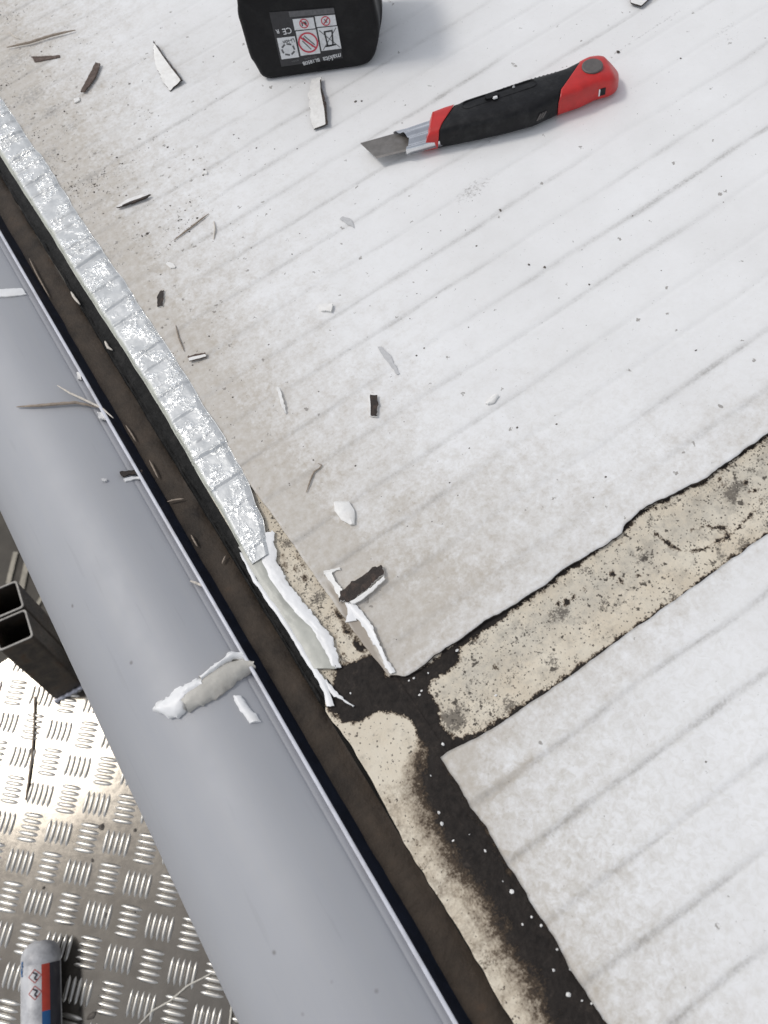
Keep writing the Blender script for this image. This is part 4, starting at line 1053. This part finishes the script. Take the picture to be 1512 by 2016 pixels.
        return sub(name, V, F, mat)
    def lines(name, segs, wd, mat, lift=.0005):
        V, F = [], []
        for (a, b) in segs:
            A_ = lab(*a); B_ = lab(*b); d = B_-A_; d /= np.linalg.norm(d); s_ = np.array([-d[1], d[0]])*wd/2; m = len(V)
            for q in (A_-s_, B_-s_, B_+s_, A_+s_): V.append(W(q[0], q[1], -lift))
            F.append((m, m+1, m+2, m+3))
        return sub(name, V, F, mat)
    ring('prohibition_ring', .505, .605, .0054, .0064, M_PRINTR, slash=-.75)
    lines('saw_pictogram', [((.44, .50), (.57, .70)), ((.42, .56), (.53, .74)), ((.46, .47), (.60, .66))], .0007, M_PRINTG)
    ring('small_ring', .50, .245, .0023, .0029, M_PRINTR, slash=-.8)
    lines('small_pictogram', [((.47, .21), (.47, .29)), ((.50, .21), (.53, .29)), ((.53, .21), (.53, .29))], .0007, M_PRINTK)
    ring('small_ring', .84, .235, .0023, .0029, M_PRINTR, slash=.8)
    lines('small_pictogram', [((.82, .20), (.86, .27)), ((.83, .27), (.87, .20))], .0006, M_PRINTG)
    # crossed-out bin (drawn upside down, as the pack stands)
    lines('bin_pictogram', [((.79, .72), (.895, .71)), ((.80, .71), (.79, .44)), ((.885, .70), (.91, .43)), ((.78, .44), (.92, .43)), ((.76, .72), (.93, .705))], .0010, M_PRINTK)
    lines('bin_cross', [((.72, .78), (.98, .38)), ((.71, .40), (.985, .77))], .00045, M_PRINTG)
    # recycling arrows as an open hexagon
    hx = [(.17+.11*math.cos(math.pi/3*k+.3), .69+.115*math.sin(math.pi/3*k+.3)) for k in range(6)]
    lines('recycling_mark', [((hx[k][0]*.85+hx[(k+1) % 6][0]*.15, hx[k][1]*.85+hx[(k+1) % 6][1]*.15), (hx[k][0]*.15+hx[(k+1) % 6][0]*.85, hx[k][1]*.15+hx[(k+1) % 6][1]*.85)) for k in range(6)], .0011, M_PRINTG)
    # lettering, upside down
    def text(name, s, p, q, size, mat, shear=0., wscale=1., lift=.0006):
        cu = bpy.data.curves.new('lettering', 'FONT'); cu.body = s; cu.size = 1.0; cu.align_x = 'LEFT'; cu.shear = shear; cu.resolution_u = 3; cu.offset = .012
        to = bpy.data.objects.new('lettering', cu); COL.objects.link(to)
        bpy.context.view_layer.update()
        me = bpy.data.meshes.new_from_object(to.evaluated_get(bpy.context.evaluated_depsgraph_get()))
        bpy.data.objects.remove(to); bpy.data.curves.remove(cu)
        c = lab(p, q)
        dirx = lab(p-.1, q+.0135)-c; dirx /= np.linalg.norm(dirx); diry = lab(p+.01, q+.1)-c; diry /= np.linalg.norm(diry)
        V = []
        for v in me.vertices:
            t = c+dirx*v.co.x*size*wscale+diry*v.co.y*size
            V.append(W(t[0], t[1], -lift))
        F = [tuple(pp.vertices) for pp in me.polygons]; bpy.data.meshes.remove(me)
        return sub(name, V, F, mat)
    text('maker_lettering', 'makita', .985, .885, .0046, M_PRINTW, shear=.2)
    text('model_lettering', 'BL1850B', .63, .925, .0032, M_PRINTW)
    text('rating_lettering', '18V 5.0Ah', .60, .862, .0020, M_PRINTG)
    text('rating_lettering', '90Wh', .30, .885, .0020, M_PRINTG)
    text('chemistry_lettering', 'Li-ion', .30, .495, .0034, M_PRINTK)
    text('approval_lettering', 'CE', .285, .285, .0052, M_PRINTW, wscale=.95)
    text('approval_lettering', 'R', .09, .30, .0036, M_PRINTW)
    return bat
build_battery()

# ------------------------------------------------------------------ snap-off knife
def build_knife():
    o2 = lambda c: (680+c[0]/2.7, 80+c[1]/2.7)
    ZT, ZB = .0125, .003
    tip = P(*o2((120, 585)), .005); tail = P(*o2((1425, 190)), .008)
    u = tail-tip; u[2] = 0; ln = np.linalg.norm(u); u /= ln; v = np.array([-u[1], u[0], 0])
    org = np.array([tip[0], tip[1], 0.])
    def uv(c, z): q = P(*o2(c), z)-org; return np.array([q @ u, q @ v])
    top = np.array([uv(c, ZT) for c in [(455, 388), (540, 362), (600, 345), (640, 325), (800, 275), (1000, 210), (1100, 183), (1170, 160), (1230, 130), (1280, 105), (1330, 86), (1370, 88), (1400, 100), (1418, 135), (1426, 160)]])
    bot = np.array([uv(c, ZB) for c in [(400, 588), (490, 572), (700, 532), (850, 500), (1000, 460), (1130, 398), (1250, 357), (1330, 318), (1385, 268), (1408, 230), (1426, 175)]])
    uend = float(max(top[:, 0].max(), bot[:, 0].max()))
    tp = top[:11]; bp_ = bot[:8]
    def _w(x):
        hi = np.interp(x, tp[:, 0], tp[:, 1]); lo = np.interp(x, bp_[:, 0], bp_[:, 1])
        q = np.clip((x-(uend-.010))/.010, 0, .985); k = math.sqrt(1-q*q)
        c_ = (hi+lo)/2; return c_-(hi-lo)/2*k, c_+(hi-lo)/2*k
    def vmax(x): return _w(x)[1]
    def vmin(x): return _w(x)[0]
    def Hh(x): return .0155*np.interp(x, [uend-.014, uend-.006, uend], [1., .86, .45])*np.interp(x, [.035, .05, .07], [.86, .96, 1.])
    kn = empty('utility_knife', tuple(org+u*.08)); tag(kn, 'red and black snap-off utility knife with its blade out', 'knife')
    def W(a, b, z): return org+u*a+v*b+np.array([0, 0, z])
    S = 36
    sec = []
    for k in range(S):
        a = 2*math.pi*k/S
        ca, sa = math.cos(a), math.sin(a); e = 2/4.2
        sec.append((.5+.5*math.copysign(abs(ca)**e, ca), .5+.5*math.copysign(abs(sa)**e, sa)))
    def loft(name, uL, uR, mat, nu=30, grow=0., endcap=True):
        V, F = [], []
        for i in range(nu):
            t = i/(nu-1)
            for s, h in sec:
                m = s*.55+h*.45       # position across the seen surface (top far edge .. near lower edge)
                a = uL(m)*(1-t)+uR(m)*t
                lo, hi = vmin(a), vmax(a)
                if hi-lo < .001: mid = (hi+lo)/2; lo, hi = mid-.0005, mid+.0005
                cen = (lo+hi)/2; wd = (hi-lo)+grow*2
                hh = Hh(a)
                V.append(W(a, cen+(s-.5)*wd, .0008+(hh+grow)*h))
        for i in range(nu-1):
            for k in range(S): F.append((i*S+k, i*S+(k+1) % S, (i+1)*S+(k+1) % S, (i+1)*S+k))
        F.append(tuple(range(S))[::-1]); F.append(tuple((nu-1)*S+k for k in range(S)))
        o = mesh_obj(name, V, F, mat, None, True)
        for p in o.data.polygons:
            if len(p.vertices) > 4: p.use_smooth = False
        keep_parent(o, kn); return o
    cl = lambda m: np.interp(m, [0, 1], [uv((400, 588), ZB)[0], uv((470, 380), ZT)[0]])
    cb = lambda m: np.interp(m, [0, .45, .6, 1], [uv((488, 572), ZB)[0], uv((488, 480), .01)[0], uv((510, 450), ZT)[0], uv((600, 345), ZT)[0]])
    bt = lambda m: np.interp(m, [0, .3, .55, .8, 1], [uv((1130, 398), ZB)[0], uv((1118, 320), .01)[0], uv((1130, 262), ZT)[0], uv((1200, 178), ZT)[0], uv((1280, 106), ZT)[0]])
    te = lambda m: uend
    loft('collar', cl, cb, M_RED, 12, .0004)
    loft('grip', cb, bt, M_KBLK, 60)
    loft('end_cap', bt, te, M_RED, 34, .0003)
    def topz(a): return .0008+Hh(a)
    # slider slot: raised rim with a recessed track
    a0 = uv((650, 368), ZT); a1 = uv((985, 258), ZT)
    def pill(name, A_, B_, w0, z0, z1, mat, hollow=None):
        d = B_-A_; L_ = np.linalg.norm(d); d /= L_; s_ = np.array([-d[1], d[0]]); ns = 10
        def outl(wd): 
            r = []
            for k in range(ns+1): a = math.pi/2+math.pi*k/ns; r.append(A_+d*wd*math.cos(a)+s_*wd*math.sin(a))
            for k in range(ns+1): a = -math.pi/2+math.pi*k/ns; r.append(B_+d*wd*math.cos(a)+s_*wd*math.sin(a))
            return r
        rings = [(w0, z0), (w0-.0003, z1)]
        if hollow: rings += [(w0-.0009, z1), (w0-.0012, z1-hollow)]
        V, F = [], []; n = 2*(ns+1)
        for wd, dz in rings:
            for q in outl(wd): V.append(W(q[0], q[1], topz(q[0])+dz))
        for i in range(len(rings)-1):
            for k in range(n): F.append((i*n+k, i*n+(k+1) % n, (i+1)*n+(k+1) % n, (i+1)*n+k))
        F.append(tuple((len(rings)-1)*n+k for k in range(n)))
        o = mesh_obj(name, V, F, mat); keep_parent(o, kn); return o
    pill('slider_track', a0, a1, .0036, -.0012, .00025, M_KBLK, .0009)
    m0 = uv((760, 335), ZT); m1 = uv((800, 322), ZT)
    pill('slider', m0, m1, .0022, -.0012, .0012, M_KBLK)
    g0 = uv((792, 334), ZT+.001); g1 = uv((803, 331), ZT+.001); pill('pale_fleck', g0, g1, .0009, .0008, .0016, M_SEAL)  # white glint on the slider, built as a solid pale fleck
    g0 = uv((893, 273), ZT+.001); g1 = uv((896, 272), ZT+.001); pill('pale_fleck', g0, g1, .0006, .0004, .0012, M_GREYMARK)  # smaller grey fleck raised on the slider track
    # ribbed far edge and near flank
    for k in range(14):
        a = uv((840+21*k, 262-6.5*k), ZT)
        b = box_mesh(-.0006, .0006, -.0010, .0010, -.0006, .0000, .0002)
        for w_ in b.verts: w_.co = W(a[0]+w_.co.x, vmax(a[0])-.0016+w_.co.y, topz(a[0])-.0017+w_.co.z)
        keep_parent(bm_obj('grip_rib', b, M_KBLK), kn)
    # maker mark on the near flank
    for k in range(3):
        a = uv((1022+14*k, 394-5*k), .008)
        b = box_mesh(-.0005, .0005, -.0004, .0004, -.0020, .0020)
        for w_ in b.verts: w_.co = W(a[0]+w_.co.x+w_.co.z*.5, vmin(a[0])-.0001+w_.co.y, .0085+w_.co.z)
        keep_parent(bm_obj('flank_mark', b, M_KDISC), kn)
    # grey disc
    dc = uv((1310, 155), ZT+.002); V = []; F = []; n = 36
    zt = topz(dc[0])
    for rr, dz in ((.0062, -.002), (.0060, .0010), (.0056, .0013), (.0008, .0013)):
        for k in range(n): a = 2*math.pi*k/n; V.append(W(dc[0]+rr*math.cos(a), dc[1]-.0002+rr*math.sin(a), zt+dz))
    for i in range(3):
        for k in range(n): F.append((i*n+k, i*n+(k+1) % n, (i+1)*n+(k+1) % n, (i+1)*n+k))
    F.append(tuple(3*n+k for k in range(n)))
    keep_parent(mesh_obj('disc', V, F, M_KDISC), kn)
    # notch plug at the end
    for c, w_, hh, m in (((1368, 272), .0017, .0024, M_KBLK), ((1350, 278), .0005, .0024, M_CHROME), ((1408, 188), .0010, .0014, M_KBLK)):
        a = uv(c, .008)
        b = box_mesh(-w_, w_, -.0014, .0014, -hh, hh, .0003)
        for q in b.verts: q.co = W(a[0]+q.co.x, a[1]+.0012+q.co.y, .008+q.co.z)
        keep_parent(bm_obj('end_notch', b, m), kn)
    # metal sleeve: folded channel round the blade
    sA, sB = uv((305, 520), .008), uv((432, 470), .008)
    V, F = [], []; n = 40
    bl_t = [uv((80, 545), .007), uv((330, 478), .007), uv((440, 440), .007)]; bl_b = [uv((165, 625), .0065), uv((340, 586), .0065), uv((400, 570), .0065)]
    vt = lambda a: np.interp(a, [q[0] for q in bl_t], [q[1] for q in bl_t]); vb = lambda a: np.interp(a, [q[0] for q in bl_b], [q[1] for q in bl_b])
    us = np.linspace(uv((345, 570), .007)[0]-.003, uv((450, 480), .007)[0]+.006, 12)
    for i, a in enumerate(us):
        for k in range(n):
            up_ = k < 30
            q = k/29 if up_ else 1-(k-30)/9
            aa = a - .010*max(0, q-.35)*(1-i/11)*.6 + .004*math.sin(math.pi*q)*(1-i/11)
            lo, hi = vb(aa)-.0004, vt(aa)+.0008
            fold = .0010*math.cos(q*2*math.pi*3.0) + .0012*math.sin(math.pi*q)
            zz = .0088+fold-.002*max(0, abs(q-.5)*2-.85)/.15 if up_ else .0040
            V.append(W(aa, lo+(hi-lo)*q, zz))
    for i in range(11):
        for k in range(n): F.append((i*n+k, i*n+(k+1) % n, (i+1)*n+(k+1) % n, (i+1)*n+k))
    keep_parent(mesh_obj('sleeve', V, F, M_CHROME, None, True), kn)
    # blade with bevelled cutting edge
    A_ = uv((80, 545), .0065); B_ = uv((165, 625), .0065); ue = us[-1]
    def bp(a, b, z): return W(a, b, z)
    zt_, zb_ = .0066, .0060
    bw = .0014
    V = [bp(A_[0], A_[1], zt_), bp(ue, vt(ue), zt_), bp(ue, vb(ue)+bw, zt_), bp(B_[0]-.0004, B_[1]+bw, zt_), bp(ue, vb(ue), .0062), bp(B_[0], B_[1], .0062),
         bp(A_[0], A_[1], zb_), bp(ue, vt(ue), zb_), bp(ue, vb(ue)+bw, zb_), bp(B_[0]-.0004, B_[1]+bw, zb_)]
    F = [(0, 3, 2, 1), (3, 5, 4, 2), (6, 7, 8, 9), (9, 8, 4, 5), (0, 1, 7, 6), (0, 6, 9, 3), (3, 9, 5), (1, 2, 8, 7), (2, 4, 8)]
    keep_parent(mesh_obj('blade', V, F, M_BLADE), kn)
build_knife()

# objects named with their first kind only; nothing else to do
